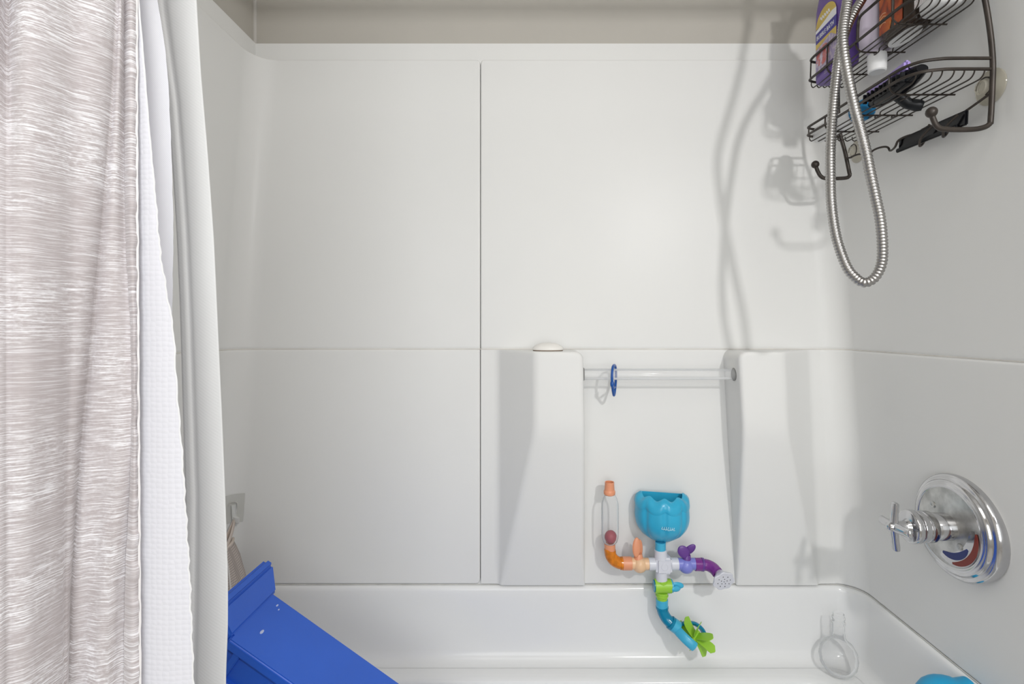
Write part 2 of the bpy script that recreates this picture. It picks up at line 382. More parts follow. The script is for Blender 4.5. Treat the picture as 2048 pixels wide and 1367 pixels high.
# the two pillars
YP = YB-0.0020
def fillet(P, r, n=4):
    out = [P[0]]
    for a, b, c in zip(P[:-2], P[1:-1], P[2:]):
        d1 = (a-b); d2 = (c-b); rr = min(r, d1.length*0.45, d2.length*0.45)
        p = b+d1.normalized()*rr; q = b+d2.normalized()*rr
        for i in range(n+1):
            t = i/n; out.append((1-t)**2*p+2*t*(1-t)*b+t*t*q)
    out.append(P[-1]); return out
def pillar(xo_base, xo_bot, xo_top, xi_top, xi_bot):
    zt, zb, zk = EYE-0.0575, ZJ+0.004, EYE-0.25
    s = 1 if xi_top < xo_top else -1          # s=+1: inner edge on the left
    zs = [zt-0.0002, zt-0.0008, zt-0.002, zt-0.004, zt-0.007, zt-0.011, zt-0.016, zt-0.022]
    zs += [zt-0.022+(zk+0.03-zt+0.022)*i/6 for i in range(1, 7)]+[zk+0.03-0.06*i/6 for i in range(1, 7)]+[zk-0.03+(zb-zk+0.03)*i/16 for i in range(1, 17)]
    R = []
    for z in [zt]+zs:
        d = 0.105
        if z < zk: d = 0.105-(0.097)*(zk-z)/(zk-zb)
        if abs(z-zk) < 0.03: t = (zk+0.03-z)/0.06; d = 0.105-0.097/(zk-zb)*0.03*t*t    # softened knee
        k = (zt-z)/(zt-zb); xi = xi_top+(xi_bot-xi_top)*k
        r1 = 0.020; dz = zt-z
        if dz < r1: xi += s*(r1-math.sqrt(r1*r1-(r1-dz)**2))
        r2 = 0.007
        dd = d-(r2-math.sqrt(max(0, r2*r2-(r2-dz)**2)) if dz < r2 else 0)
        xo = xo_base+(xo_top-xo_base)*(d/0.105)
        xb = xo_base+(xo_bot-xo_base)*k; xo = xb+(xo_top-xo_base)*(d/0.105)
        P = [Vector((xi, YP+0.004, z)), Vector((xi, YP-dd, z)), Vector((xo, YP-dd, z)), Vector((xb, YP-0.0002, z)), Vector((xb+s*0.045, YP+0.0004, z))]
        R.append(fillet(P, 0.013, 5))
    top = [Vector((p.x, max(p.y, YP+0.004), zt)) for p in R[0]]
    g = G(); g.rows([top]+R)
    return g.mesh('moulded_pillar', GEL, SUR, sharp=1.2)
pillar(-0.104, -0.104, -0.007, 0.1095, 0.122)
pillar(0.708, 0.735, 0.592, 0.484, 0.516)

# ---------------------------------------------------------------- bathtub
TUBO = empty('bathtub', (0, 0.9, 0), 'white bathtub below the surround with raised back rim and rounded basin edge', 'bathtub')
ZD = EYE-0.858
def tpath(u, z, o):
    s = 1 if u >= 0 else -1; a = abs(u); X = 0.834-o; Y = YB-o; R = 0.062-min(o, 0.03)*0.3; flat = X-R
    if a <= 1: return Vector((s*flat*a, Y, z))
    if a <= 2: q = (a-1)*PI/2; return Vector((s*(flat+R*math.sin(q)), Y-R+R*math.cos(q), z))
    return Vector((s*X, (Y-R)+(0.56-(Y-R))*(a-2), z))
prof = [(ZJ+0.012, -0.012), (ZJ+0.004, -0.006), (ZJ, 0.0), (ZJ-0.002, 0.0045), (ZJ-0.006, 0.0078), (ZJ-0.012, 0.0095), (ZJ-0.03, 0.0105), (ZJ-0.08, 0.013), (ZD+0.05, 0.0165)]
for i in range(1, 9):
    q = PI/2*i/8; prof.append((ZD+0.034*(1-math.sin(q))+0.0, 0.018+0.030*(1-math.cos(q))))
us = [2+i/6 for i in range(6, 0, -1)]+[1+i/14 for i in range(14, 0, -1)]+[1-i/10 for i in range(0, 10)]
us = us+[0]+[-u for u in reversed(us)]
g = G(); g.rows([[tpath(u, z, o) for u in us] for z, o in prof]); g.mesh('raised_rim', TUB, TUBO, sharp=None)
loops = [rrect(-0.80, 0.80, 0.557, 1.275, 0.030, 0.0), rrect(-0.80, 0.80, 0.557, 1.275, 0.030, ZD-0.02), rrect(-0.80, 0.80, 0.559, 1.275, 0.030, ZD-0.009), rrect(-0.80, 0.80, 0.568, 1.275, 0.03, ZD-0.0008)]
bx = (-0.66, 0.757, 0.592, 1.240)
def basin(i, z, r): return rrect(bx[0]+i, bx[1]-i, bx[2]+i, bx[3]-i, r, z)
loops += [basin(-0.004, ZD-0.0005, 0.105), basin(0, ZD-0.002, 0.104)]
for i in range(1, 6):
    q = PI/2*i/5; loops.append(basin(0.020*math.sin(q), ZD-0.002-0.018*(1-math.cos(q)), 0.10))
loops += [basin(0.03, ZD-0.08, 0.10), basin(0.05, ZD-0.19, 0.11), basin(0.065, ZD-0.255, 0.12), basin(0.085, ZD-0.285, 0.12), basin(0.12, ZD-0.30, 0.12)]
g = G(); g.rows(loops, cu=True, cap1=True); g.mesh('basin', TUB, TUBO, sharp=0.9)
# caulk bead along the joint
cl = [tpath(u, ZJ+0.0012, 0.0015) for u in us]
tube(cl, 0.0013, 6).mesh('caulk_line', GRIME, TUBO)

# ================================================================ towel bar, ring, soap
YBAR = 1.243; ZBAR = EYE-0.093*YBAR
BAR = empty('towel_bar', (0.3, YBAR, ZBAR), 'clear acrylic towel bar between the two moulded pillars', 'towel bar')
cyl((0.1075, YBAR, ZBAR), (0.490, YBAR, ZBAR), 0.0140, 28).mesh('bar', CLEAR, BAR)
for x, dx in ((0.1125, 1), (0.4875, -1)):
    lathe([(0.0150, -0.001), (0.0165, 0.0), (0.0165, 0.0012), (0.0150, 0.0022)], (x, YBAR, ZBAR), (dx, 0, 0), 28).mesh('socket', mat('grey_socket', (0.25, 0.25, 0.24), 0.5), BAR)
RING = empty('shower_curtain_ring', (0.19, YBAR, ZBAR-0.03), 'small royal blue plastic shower curtain ring hung on the clear bar', 'curtain ring')
ctr = Vector(((1228-1076)*YBAR/1000, YBAR, 0)); ax = Vector((0.31, 0.95, 0)).normalized()
def rp(a, py): return Vector((ctr.x, YBAR, EYE+(655-py)*YBAR/1000))+ax*a
loop = catmull([rp(0, 730), rp(0.018, 733), rp(0.028, 744), rp(0.029, 757), rp(0.021, 772), rp(0.008, 786), rp(0, 790), rp(-0.008, 786), rp(-0.022, 772), rp(-0.029, 757), rp(-0.028, 744), rp(-0.018, 733)], 6, True)
tube(loop, 0.0033, 10, closed=True).mesh('loop', RINGB, RING)
ball(rp(-0.027, 765), 0.0062, 14, sx=0.8, sz=1.5).mesh('catch', RINGB, RING)
cyl(rp(-0.017, 775), rp(0.017, 775), 0.0028, 10).mesh('cross_piece', RINGB, RING)
SB = empty('soap_bar', (0.025, 1.245, EYE-0.0575), 'worn white bar of soap on top of the left moulded pillar', 'soap')
lathe([(0.0002, 0.021), (0.012, 0.0205), (0.024, 0.0180), (0.034, 0.0125), (0.0385, 0.007), (0.039, 0.004), (0.037, 0.0022)], (0.0245, 1.243, EYE-0.0577), (0, 0, 1), 32, sy=0.62, cap0=False).mesh('bar', SOAP, SB)
lathe([(0.0365, 0.0003), (0.0375, 0.0015), (0.037, 0.0028)], (0.0245, 1.243, EYE-0.0577), (0, 0, 1), 32, sy=0.62).mesh('under_shade', SOAPSHADE, SB)  # thin dark disc standing in for the shaded gap beneath the soap

# ================================================================ curtains
def rowsZ(z0, z1, n): return [z0+(z1-z0)*i/n for i in range(n+1)]
ROD = empty('curtain_rod', (0, 0.52, 2.03), 'chrome shower curtain rod above the tub front', 'curtain rod')
cyl((-0.752, 0.52, 2.03), (0.752, 0.52, 2.03), 0.0125, 20).mesh('rod', CHROME, ROD)
for s in (-1, 1): cyl((s*0.7525, 0.52, 2.03), (s*0.735, 0.52, 2.03), 0.03, 24).mesh('end_flange', CHROME, ROD)
CUR = empty('shower_curtain', (-0.6, 0.5, 0.2), 'mauve-taupe slub weave outer shower curtain with white streaks at far left', 'curtain')
crease = [(-1500, 245), (0, 236), (200, 226), (450, 206), (650, 186), (900, 160), (1200, 142), (2200, 120)]
edge1 = [(-1500, 250), (0, 250), (200, 249), (350, 250), (500, 253), (650, 262), (800, 264), (900, 263), (1000, 260), (1150, 252), (1300, 249), (2200, 248)]
def jag(v, a=1.0): return a*(math.sin(v*0.071)+0.6*math.sin(v*0.173+1)+0.35*math.sin(v*0.41+2))
def cur_rows(fn, n=170, z0=2.02, z1=0.22, yref=0.49):
    R = []; U = []
    for z in rowsZ(z0, z1, n):
        py = 655-(z-EYE)*1000/yref
        r = fn(py, z); R.append(r)
        acc = 0; u = []
        for i, p in enumerate(r):
            if i: acc += (p-r[i-1]).length
            u.append((acc+0.001, z))
        U.append(u)
    return R, U
def outer(py, z):
    c = sm(crease, py); e = sm(edge1, py); row = []
    tw = max(0, (py-300)/1000)
    for k in range(30):         # folds running off to the left, beyond the frame
        t = k/30; X = -0.74+0.2*t
        px0 = -60+0*t
        Y = 0.44+0.035*math.sin(t*14+0.5)*(1-t)**0.5
        row.append(Vector((-0.735+(0.735-0.508)*t, Y, z)))
    xs = [-50, -35, -20, -8, 2, 10, 17, 24, 34, 48, 65, 85, 105, 125]
    for x in xs:
        Y = 0.445+0.052*max(0, x)/c
        f = interp([(-60, 0.0), (-25, -0.012), (0, 0.0), (14, 0.020), (26, 0.006), (45, -0.008), (80, -0.010), (126, -0.004)], x)
        fade = max(0.15, 1-max(0, py)/400)
        f = f*fade+(1-fade)*interp([(-60, 0), (20, -0.006), (60, -0.010), (126, -0.004)], x)
        px = min(x, c-12)
        row.append(P3(px, 0, Y+f)*1.0)
    for t in (0.2, 0.4, 0.6, 0.75, 0.86, 0.94, 1.0):
        x = 126+(c-126)*t; Y = 0.445+0.052*max(0, x)/c+0.010*t**6
        row.append(P3(max(x, 126*0.9+t), 0, Y))
    for t in (0.06, 0.15, 0.3, 0.5, 0.7, 0.85, 0.95, 1.0):
        x = c+(e-c)*t; Y = 0.507-0.006*math.sin(PI*min(1, t*1.1))+0.010*t+0.004*math.sin(t*9+py*0.004)*min(1, max(0, (py-700)/300))
        row.append(P3(x, 0, Y))
    for p in row: p.z = z
    return row
R, U = cur_rows(outer)
# the hem strip is a separate band stitched along the free edge
g = G(); g.rows(R, uv=U); main = g.mesh('fabric', SLUB, CUR, sharp=None, recalc=False)
def hem(py, z):
    e = sm(edge1, py); row = []
    for i in range(9):
        t = i/8; x = e-1+(273+0.006*max(0, py-300)-e)*t+jag(py, 0.8)*(1 if t > 0.5 else 0.4)
        Y = 0.516-0.0045*math.sin(PI*t)+0.0015*math.sin(py*0.09)*t
        p = P3(x, 0, Y); p.z = z; row.append(p)
    return row
R, U = cur_rows(hem, 400); g = G(); g.rows(R, uv=[[(a*0.35+0.4, b) for a, b in r] for r in U]); g.mesh('side_hem', SLUB, CUR, sharp=None, recalc=False)
def stitch(py, z):
    p = P3(274+0.006*max(0, py-300)+jag(py, 0.5), 0, 0.5165); p.z = z; return p
tube([stitch(655-(z-EYE)*1000/0.49, z) for z in rowsZ(2.02, 0.22, 220)], 0.0011, 6).mesh('stitching', mat('white_thread', (0.82, 0.80, 0.80), 0.8), CUR)

LIN = empty('waffle_liner', (-0.42, 0.54, 0.2), 'white waffle-weave liner with a wavy edge beside the taupe curtain', 'curtain')
eA = [(-1500, 240), (0, 276), (100, 285), (250, 297), (400, 311), (500, 319), (580, 332), (660, 347), (760, 352), (920, 365), (1150, 379), (1367, 387), (2300, 395)]
eB = [(-1500, 200), (0, 314), (60, 326), (150, 336), (300, 343), (450, 347), (600, 345), (800, 340), (2300, 330)]
def linA(py, z):
    e = sm(eA, py)+jag(py*1.3, 0.9)*(0.25+1.0*min(1, max(0, (py-300)/200))); row = []
    for i in range(24):
        t = i/23; x = 236+(e-236)*t; Y = 0.524+0.0025*math.sin(t*5+py*0.0012)*min(1, 2*t)-0.003*t
        p = P3(x, 0, Y); p.z = z; row.append(p)
    return row
R, U = cur_rows(linA, 420, yref=0.523); g = G(); g.rows(R, uv=U); g.mesh('front_panel', WAFFLE, LIN, sharp=None, recalc=False)
pts = [r[-1] for r in R]; tube(pts, 0.0009, 6).mesh('bound_edge', mat('white_binding', (0.84, 0.84, 0.86), 0.8), LIN)
def linB(py, z):
    e = sm(eB, py)+jag(py*1.1, 0.35); row = []
    for i in range(18):
        t = i/17; x = 236+(e-236)*t; Y = 0.545+0.003*math.sin(t*6+1)
        p = P3(x, 0, Y); p.z = z; row.append(p)
    return row
R, U = cur_rows(linB, 300, yref=0.545); g = G(); g.rows(R, uv=U); g.mesh('back_fold', SHEER, LIN, sharp=None, recalc=False)

LIN2 = empty('inner_liner', (-0.42, 0.63, 0.15), 'smooth white inner liner hanging inside the tub, in front of the blue bin', 'curtain')
e3 = [(-1500, 330), (0, 393), (150, 402), (300, 415), (480, 428), (700, 438), (850, 445), (1000, 451), (1150, 456), (1250, 456), (1345, 452), (2300, 450)]
e3l = [(-1500, 250), (0, 302), (200, 335), (350, 346), (480, 354), (620, 360), (760, 364), (900, 368), (1000, 371), (1200, 366), (2300, 350)]
def lin3(py, z):
    a = sm(e3l, py); b = sm(e3, py); row = []
    for i in range(6):     # turned-in edge
        t = i/5; row.append(P3(a+9-9*math.sin(t*PI/2), 0, 0.640-0.008*t))
    for i in range(1, 19):
        t = i/18; Y = 0.632-0.004*t-0.005*math.sin(PI*t)+0.004*math.exp(-((t-0.26)/0.05)**2)
        row.append(P3(a+(b-a)*t, 0, Y))
    for i in range(1, 7):  # the fold rolls round and runs back behind itself
        q = PI/2*i/6; row.append(P3(b-0.4-5*(1-math.cos(q)), 0, 0.628+0.016*math.sin(q)))
    for i in range(1, 5): row.append(P3(b-6-i*13, 0, 0.645+0.012*i))
    for p in row: p.z = z
    return row
R, U = cur_rows(lin3, 200, z1=0.16, yref=0.63); g = G(); g.rows(R, uv=U); g.mesh('fabric', TWILL, LIN2, sharp=None, recalc=False)

# ================================================================ mixer valve on the right wall
VY, VZ = 0.956, EYE-0.380; VX = xw(VZ)-0.012
VAL = empty('shower_valve', (VX, VY, VZ), 'chrome shower mixer valve with cross handle and red-blue dial on right wall', 'shower valve')
axv = (-1, 0, 0.0)
plate = [(0.097, -0.012), (0.0985, 0.0), (0.0985, 0.004), (0.0965, 0.008), (0.093, 0.0105), (0.0895, 0.0108), (0.0875, 0.0125), (0.0865, 0.0150), (0.0845, 0.0172), (0.081, 0.0178), (0.0785, 0.0190), (0.0765, 0.0200), (0.0742, 0.0198), (0.0725, 0.0188)]
lathe(plate, (VX, VY, VZ), axv, 64, cap1=False).mesh('escutcheon_rim', CHROME, VAL, sharp=0.9)
lathe([(0.0727, 0.0186), (0.06, 0.0192), (0.03, 0.0198), (0.022, 0.0200)], (VX, VY, VZ), axv, 64, cap0=False).mesh('escutcheon_plate', STAINED, VAL)
def vp(a, p, q): return Vector((VX-a, VY-p, VZ+q))          # a: out of the wall, p: towards the viewer, q: up
lathe([(0.0255, 0.018), (0.0255, 0.048), (0.0245, 0.0495), (0.0245, 0.0515), (0.0280, 0.053), (0.0290, 0.0545), (0.0290, 0.0670), (0.0278, 0.0680), (0.0290, 0.0692), (0.0290, 0.0780), (0.0275, 0.0792), (0.0300, 0.0806), (0.0308, 0.0820), (0.0308, 0.0920), (0.0296, 0.0940), (0.0270, 0.0952)], (VX, VY, VZ), axv, 48, cap0=False).mesh('sleeve', CHROME, VAL, sharp=0.6)
h = lathe([(0.0150, 0.0945), (0.0120, 0.099), (0.0105, 0.104), (0.0100, 0.112), (0.0105, 0.118), (0.0098, 0.125), (0.0085, 0.131), (0.006, 0.1335), (0.003, 0.1345)], (VX, VY, VZ), axv, 28).mesh('handle', CHROME, VAL)
for ang, L in ((92, 0.046), (182, 0.042), (272, 0.046), (2, 0.042)):
    a = math.radians(ang); d = Vector((0.10, -math.cos(a), math.sin(a))).normalized(); b = vp(0.122, 0, 0)
    tube([b+d*0.003, b+d*0.012, b+d*0.026, b+d*0.038, b+d*(L-0.002), b+d*L], [0.0092, 0.0084, 0.0076, 0.0080, 0.0074, 0.0045], 10, ell=(0.75, 1.1), up=(1, 0, 0)).mesh('spoke', CHROME, h)
def arcstrip(r0, r1, a0, a1, a_out, thick, n=20, taper=1.0):
    g = G(); R = []
    for i in range(n+1):
        t = i/n; a = math.radians(a0+(a1-a0)*t); w = 0.5*(r1-r0)*min(1, (math.sin(PI*min(max(t, 0.02), 0.98)))**0.42); c = 0.5*(r0+r1)
        R.append([vp(aa, rr*math.cos(a), rr*math.sin(a)) for aa, rr in ((a_out, c-w), (a_out+thick, c-w), (a_out+thick, c+w), (a_out, c+w))])
    return g.rows(R, cu=True, cap0=True, cap1=True)
ind = arcstrip(0.0430, 0.0720, 14, -104, 0.0188, 0.0012).mesh('dial_frame', CHROME, VAL, sharp=0.5)
arcstrip(0.0590, 0.0705, 10, -78, 0.0198, 0.0008).mesh('red_inlay', REDEN, ind, sharp=0.5)
arcstrip(0.0455, 0.0585, -28, -100, 0.0198, 0.0008).mesh('blue_inlay', BLUEEN, ind, sharp=0.5)
for p, q in ((0.030, -0.026), (-0.034, 0.030)):
    lathe([(0.0065, 0.018), (0.0065, 0.0205), (0.005, 0.0218), (0.0022, 0.0215), (0.002, 0.0208)], (VX, VY-p, VZ+q), axv, 16).mesh('screw', STAINED, VAL)
# spout with a rubber cover
SP = empty('spout_cover', (0.78, 0.956, EYE-0.74), 'bright blue rounded spout cover low on the right wall, below the valve', 'spout cover')
SX = xw(EYE-0.73)-0.012
lathe([(0.030, -0.004), (0.030, 0.018), (0.034, 0.024), (0.0375, 0.034), (0.0400, 0.048), (0.0400, 0.056), (0.0375, 0.070), (0.031, 0.083), (0.020, 0.091), (0.001, 0.094)], (SX, 0.956, EYE-0.702), (-1, 0, -0.15), 32, cap1=False).mesh('cover', mat('bright_blue_rubber', (0.01, 0.34, 0.62), 0.4, var=0.05), SP)
cyl((SX-0.060, 0.956, EYE-0.775), (SX-0.060, 0.956, EYE-0.735), 0.020, 20).mesh('spout_end', CHROME, SP)

# ================================================================ hand-shower hose
HP = [(1712, -170, .93), (1703, -60, .90), (1695, 0, .885), (1686, 60, .872), (1687, 100, .865), (1696, 155, .86), (1709, 215, .855), (1721, 260, .852), (1732, 304, .85), (1740, 344, .85), (1751, 394, .85), (1761, 443, .85), (1765, 497, .853), (1762, 530, .858), (1749, 555, .865), (1729, 565, .873), (1710, 554, .882), (1692, 530, .89), (1673, 475, .90), (1663, 410, .907), (1661, 350, .912), (1661, 300, .916), (1665, 230, .92), (1671, 165, .925), (1679, 105, .93), (1692, 60, .935), (1708, 25, .94), (1726, -5, .945), (1752, -60, .95), (1775, -130, .955)]
pl = resample(catmull([P3(*p) for p in HP], 14), 0.0055/4)
pat = [0.0085, 0.0087, 0.0084, 0.0071]
HS = empty('shower_hose', (0.58, 0.87, EYE+0.08), 'ribbed stainless steel shower hose hanging in a long loop before the caddy', 'shower hose')
tube(pl, [pat[i % 4] for i in range(len(pl))], 14).mesh('hose', HOSEM, HS, sharp=None)
top = P3(*HP[-1]); top0 = P3(*HP[0])
tube(catmull([(0.755, 0.955, EYE+0.80), (0.72, 0.955, EYE+0.80), (0.685, 0.955, EYE+0.785), (top.x, 0.955, top.z-0.005)], 6), 0.0105, 16).mesh('shower_arm', CHROME, HS)
cyl((0.7535, 0.955, EYE+0.80), (0.742, 0.955, EYE+0.80), 0.032, 28).mesh('arm_flange', CHROME, HS)
tube([top0-Vector((0, 0, 0.004)), top0+Vector((0.002, 0, 0.05)), top0+Vector((-0.012, -0.01, 0.16))], [0.010, 0.012, 0.013], 16).mesh('wand', CHROME, HS)

# ================================================================ bath pipe toy on the back wall
YT = 1.252
TOY = empty('bath_pipe_toy', P3(1326, 1127, YT), 'colourful bath pipe toy with blue funnel and lime paddle wheel stuck to back wall', 'bath toy')
def T(px, py, Y=YT): return P3(px, py, Y)
k = YT/1000
def tc(a, b, r, m, nm, par=TOY, seg=20, Y1=YT, Y2=YT, r2=None): return cyl(T(*a, Y1), T(*b, Y2), r*k, seg, g=None, r2=r2*k if r2 else None).mesh(nm, m, par)
# funnel: half-round ribbed bowl
FC = Vector(((1322.5-1076)*1.283/1000, 1.286, 0))
ztop, zbot = EYE-0.4225, EYE-0.545
def fring(s, z, lob, thick=0.0, n=56, back=0.0):
    out = []
    for i in range(n+1):
        t = PI*i/n
        rib = 1-0.055*lob*abs(math.cos(4.5*(t-PI/2+0.13)))**14 if lob else 1
        rx = (0.0705*s)*rib-thick; ry = (0.082*s)*rib-thick
        out.append(Vector((FC.x-math.cos(t)*rx, FC.y-back-math.sin(t)*max(ry, 0.001), z)))
    return out
def fprof(t):   # t 0 rim .. 1 neck
    return interp([(0, 0.80), (0.03, 0.87), (0.08, 0.93), (0.15, 0.965), (0.28, 0.985), (0.42, 1.0), (0.55, 0.985), (0.68, 0.90), (0.80, 0.74), (0.90, 0.52), (0.96, 0.34), (1, 0.2)], t)
ts = [0, .02, .05, .1, .16, .24, .33, .42, .5, .58, .66, .73, .8, .86, .91, .95, .98, 1]
def wav(i, n=56): return 0.004*math.cos(9*(PI*i/n-PI/2+0.13))
R = [fring(fprof(t), ztop+(zbot-ztop)*t, 1) for t in ts]
for j, t in enumerate(ts[:5]):
    for i, p in enumerate(R[j]): p.z += wav(i)*(1-t/0.2)
inn = [fring(fprof(t)*0.985, ztop+(zbot-ztop)*t, 0.6, 0.004, back=0.003) for t in [0, .05, .16, .33, .5, .66, .8, .9]]
for i, p in enumerate(inn[0]): p.z += wav(i)
g = G(); g.rows(R[::-1]+inn, cu=True, cap0=True, cap1=True); g.mesh('funnel', AQUA, TOY, sharp=1.0)
# raised petal collar
R = []
for j in range(7):
    t = j/6; row = []
    for i in range(57):
        th = PI*i/56; low = 0.024+0.011*abs(math.sin(4.5*(th-PI/2+0.13)))**0.7
        zz = low*t; tt = zz/(ztop-zbot)
        bul = 0.0022*math.sin(PI*min(1, t*1.0))**0.5+0.0004
        p = fring(fprof(tt), ztop-zz, 0.7, -bul if 0 < j < 6 else 0.0008)[i]; p.z += wav(i)*(1-t); row.append(p)
    R.append(row)
g = G(); g.rows(R); g.mesh('petal_collar', AQUA, TOY, sharp=1.0)
# small raised pale wordmark
wm = G()
def onf(px, py, lift=0.0015):
    X = (px-1076)*1.208/1000; z = EYE+(655-py)*1.208/1000; sc_ = fprof((ztop-z)/(ztop-zbot))
    ct = max(-1, min(1, (X-FC.x)/(0.0705*sc_))); return Vector((X, FC.y-0.082*sc_*math.sqrt(1-ct*ct)-lift, z))
for i, s_ in enumerate((5, 6, 7, 7, 6, 6, 5.5)):
    px = 1323+i*3.9; py = 1055+0.35*i
    tube([onf(px, py+s_/2, 0.0004), onf(px+1.0, py, 0.0004), onf(px+1.6, py-s_/2, 0.0004)], 0.0010, 6, g=wm)
    tube([onf(px, py+s_/2, 0.0004), onf(px+3.4, py+s_/2-(i % 3)*1.5, 0.0004)], 0.0008, 6, g=wm)
wm.mesh('wordmark', LTBLUE, TOY)
tc((1321, 1083), (1321, 1100), 10.5, AQUAL, 'funnel_neck')
tc((1321, 1098), (1322, 1117), 12, GREYP, 'connector_collar', r2=12.8)
# cross connector
c = T(1326, 1127); bmx = bmesh.new(); bmesh.ops.create_cube(bmx, size=1); bmesh.ops.scale(bmx, vec=(32*k, 0.034, 33*k), verts=bmx.verts)
bmesh.ops.bevel(bmx, geom=bmx.edges[:], offset=0.0055, segments=3, affect='EDGES'); bmesh.ops.translate(bmx, vec=c, verts=bmx.verts)
bmx.verts.index_update()
cross = mk('cross_connector', [v.co.copy() for v in bmx.verts], [tuple(v.index for v in f.verts) for f in bmx.faces], GREYP, TOY, sharp=0.6); bmx.free()
lathe([(0.0085, 0), (0.0085, 0.0008), (0.0078, 0.0012), (0.0074, 0.0006)], c+Vector((0, -0.017, 0)), (0, -1, 0), 24).mesh('boss', GREYP, cross)
lathe([(0.009, 0.012), (0.009, 0.026), (0.016, 0.034), (0.024, YP-YT-0.001)], c, (0, 1, 0), 28).mesh('suction_cup', CLEARB, TOY)
tc((1297, 1127), (1311, 1127), 12, GREYP, 'connector_collar'); tc((1341, 1127), (1356, 1127), 12, GREYP, 'connector_collar')
tc((1323, 1141), (1323, 1160), 11.5, GREYP, 'connector_collar')
# left branch
tc((1262, 1126), (1297, 1127), 11.5, PEACH, 'peach_valve'); ball(T(1279, 1128), 16*k, 24, sz=1.0, sx=0.95).mesh('peach_valve_body', PEACH, TOY)
def wing(base, lobes, m, nm, th=0.0035):
    g = G()
    for (px, py, rx, ry, rot, Y, yaw) in lobes:
        cc = T(px, py, Y); d = Vector((math.cos(rot)*math.cos(yaw), math.sin(yaw), math.sin(rot)*math.cos(yaw)))
        nrm = Vector((-math.sin(yaw)*math.cos(rot), math.cos(yaw), -math.sin(yaw)*math.sin(rot))); s_ = d.cross(nrm)
        n = 10; R = []
        for i in range(n+1):
            a = -PI/2+PI*i/n; r_ = max(math.cos(a), 0.02)
            R.append([cc+d*(ry*k*math.sin(a))+s_*(rx*k*r_*math.cos(q))+nrm*(th*(r_**0.5)*math.sin(q)) for q in [2*PI*j/12 for j in range(12)]])
        g.rows(R, cu=True, cap0=True, cap1=True)
    return g.mesh(nm, m, TOY)
tc((1277, 1117), (1277, 1106), 9.5, SALMON, 'salmon_knob', r2=7.5)
wing(None, [(1273, 1094, 8, 19, 1.50, YT-0.006, 0.15), (1280, 1096, 5.5, 20, 1.62, YT+0.006, -0.2)], SALMON, 'salmon_wing_handle')
tc((1245, 1126), (1263, 1126), 13, SALMON, 'salmon_collar')
elb = catmull([T(1248, 1126), T(1239, 1125), T(1229, 1120), T(1222, 1111), T(1220, 1100), T(1220, 1098)], 6)
tube(elb, 11.5*k, 20).mesh('orange_elbow', ORANGE, TOY)
tc((1248, 1126), (1241, 1125.5), 12.8, ORANGE, 'orange_elbow_lip')
tc((1220, 1103), (1219.5, 1086), 11, SALMON, 'salmon_collar')
def vz(py): return EYE+(655-py)*k
bp = [(7, 1089), (10, 1087), (14, 1082), (16.5, 1074), (17.3, 1064), (17.3, 1015), (16.8, 1006), (14.5, 997), (11, 990), (9.5, 987)]
prof = [(r*k, vz(py)) for r, py in bp]; pin = [((r-0.5)*k, vz(py)) for r, py in bp]
lathe(prof+pin[::-1], ((1220-1076)*k, YT, 0), (0, 0, 1), 36, cap0=False, cap1=False).mesh('clear_tube', CLEARB, TOY)
lathe([(9.5*k, vz(989)), (11.5*k, vz(987)), (11.8*k, vz(982)), (11.2*k, vz(980.5)), (10.2*k, vz(979)), (9.2*k, vz(966)), (9.5*k, vz(964)), (9.2*k, vz(963)), (7.8*k, vz(963.5)), (7.6*k, vz(985))], ((1219-1076)*k, YT, 0), (0, 0, 1), 28, cap0=False).mesh('salmon_spout', SALMON, TOY, sharp=0.5)
BALL = ball(T(1221.5, 1073), 12.3*k, 24, sz=1.05).mesh('toy_ball', MAROON); tag(BALL, 'maroon ball at the bottom of the clear toy tube', 'ball')
# right branch
tc((1355, 1127), (1391, 1127), 11.5, PERI, 'periwinkle_valve'); ball(T(1372, 1130), 15.5*k, 24).mesh('periwinkle_valve_body', PERI, TOY)
tc((1373, 1121), (1373, 1108), 9, PURP, 'purple_knob', r2=8)
wing(None, [(1367, 1103, 11, 13, 2.2, YT-0.006, 0.1), (1380, 1098, 8, 14, 0.85, YT, -0.2)], PURP, 'purple_wing_handle')
tc((1389, 1128), (1403, 1128), 12.5, PLUM, 'plum_collar'); tc((1402, 1128), (1407, 1128.5), 13, PURP, 'plum_lip')
tube(catmull([T(1404, 1128), T(1416, 1130, YT-0.004), T(1427, 1136, YT-0.014), T(1435, 1145, YT-0.028)], 6), 11*k, 20).mesh('plum_elbow', PLUM, TOY)
hd = Vector((0.10, -0.93, -0.33)).normalized(); hc = T(1440, 1148, YT-0.03)
fn = lambda t, h_: 1+0.06*max(0, min(1, (h_-0.008)/0.01))*math.cos(7*t)
head = lathe([(0.010, -0.006), (0.013, 0.002), (0.021, 0.011), (0.0255, 0.018), (0.0262, 0.0205), (0.0250, 0.0218), (0.001, 0.0222)], hc, hd, 56, fn=fn).mesh('flower_shower_head', GREYP, TOY, sharp=0.6)
x_, y_, a_ = frame(hd)
hl = G()
for r_, n_ in ((0.0, 1), (0.0075, 5), (0.0155, 8)):
    for i in range(n_):
        q = 2*PI*i/n_+0.3; pp = hc+a_*0.0216+x_*(r_*math.cos(q))+y_*(r_*math.sin(q)); cyl(pp, pp+a_*0.0012, 0.0010, 8, 0.0001, hl)
hl.mesh('spray_hole', BLACKM, head)
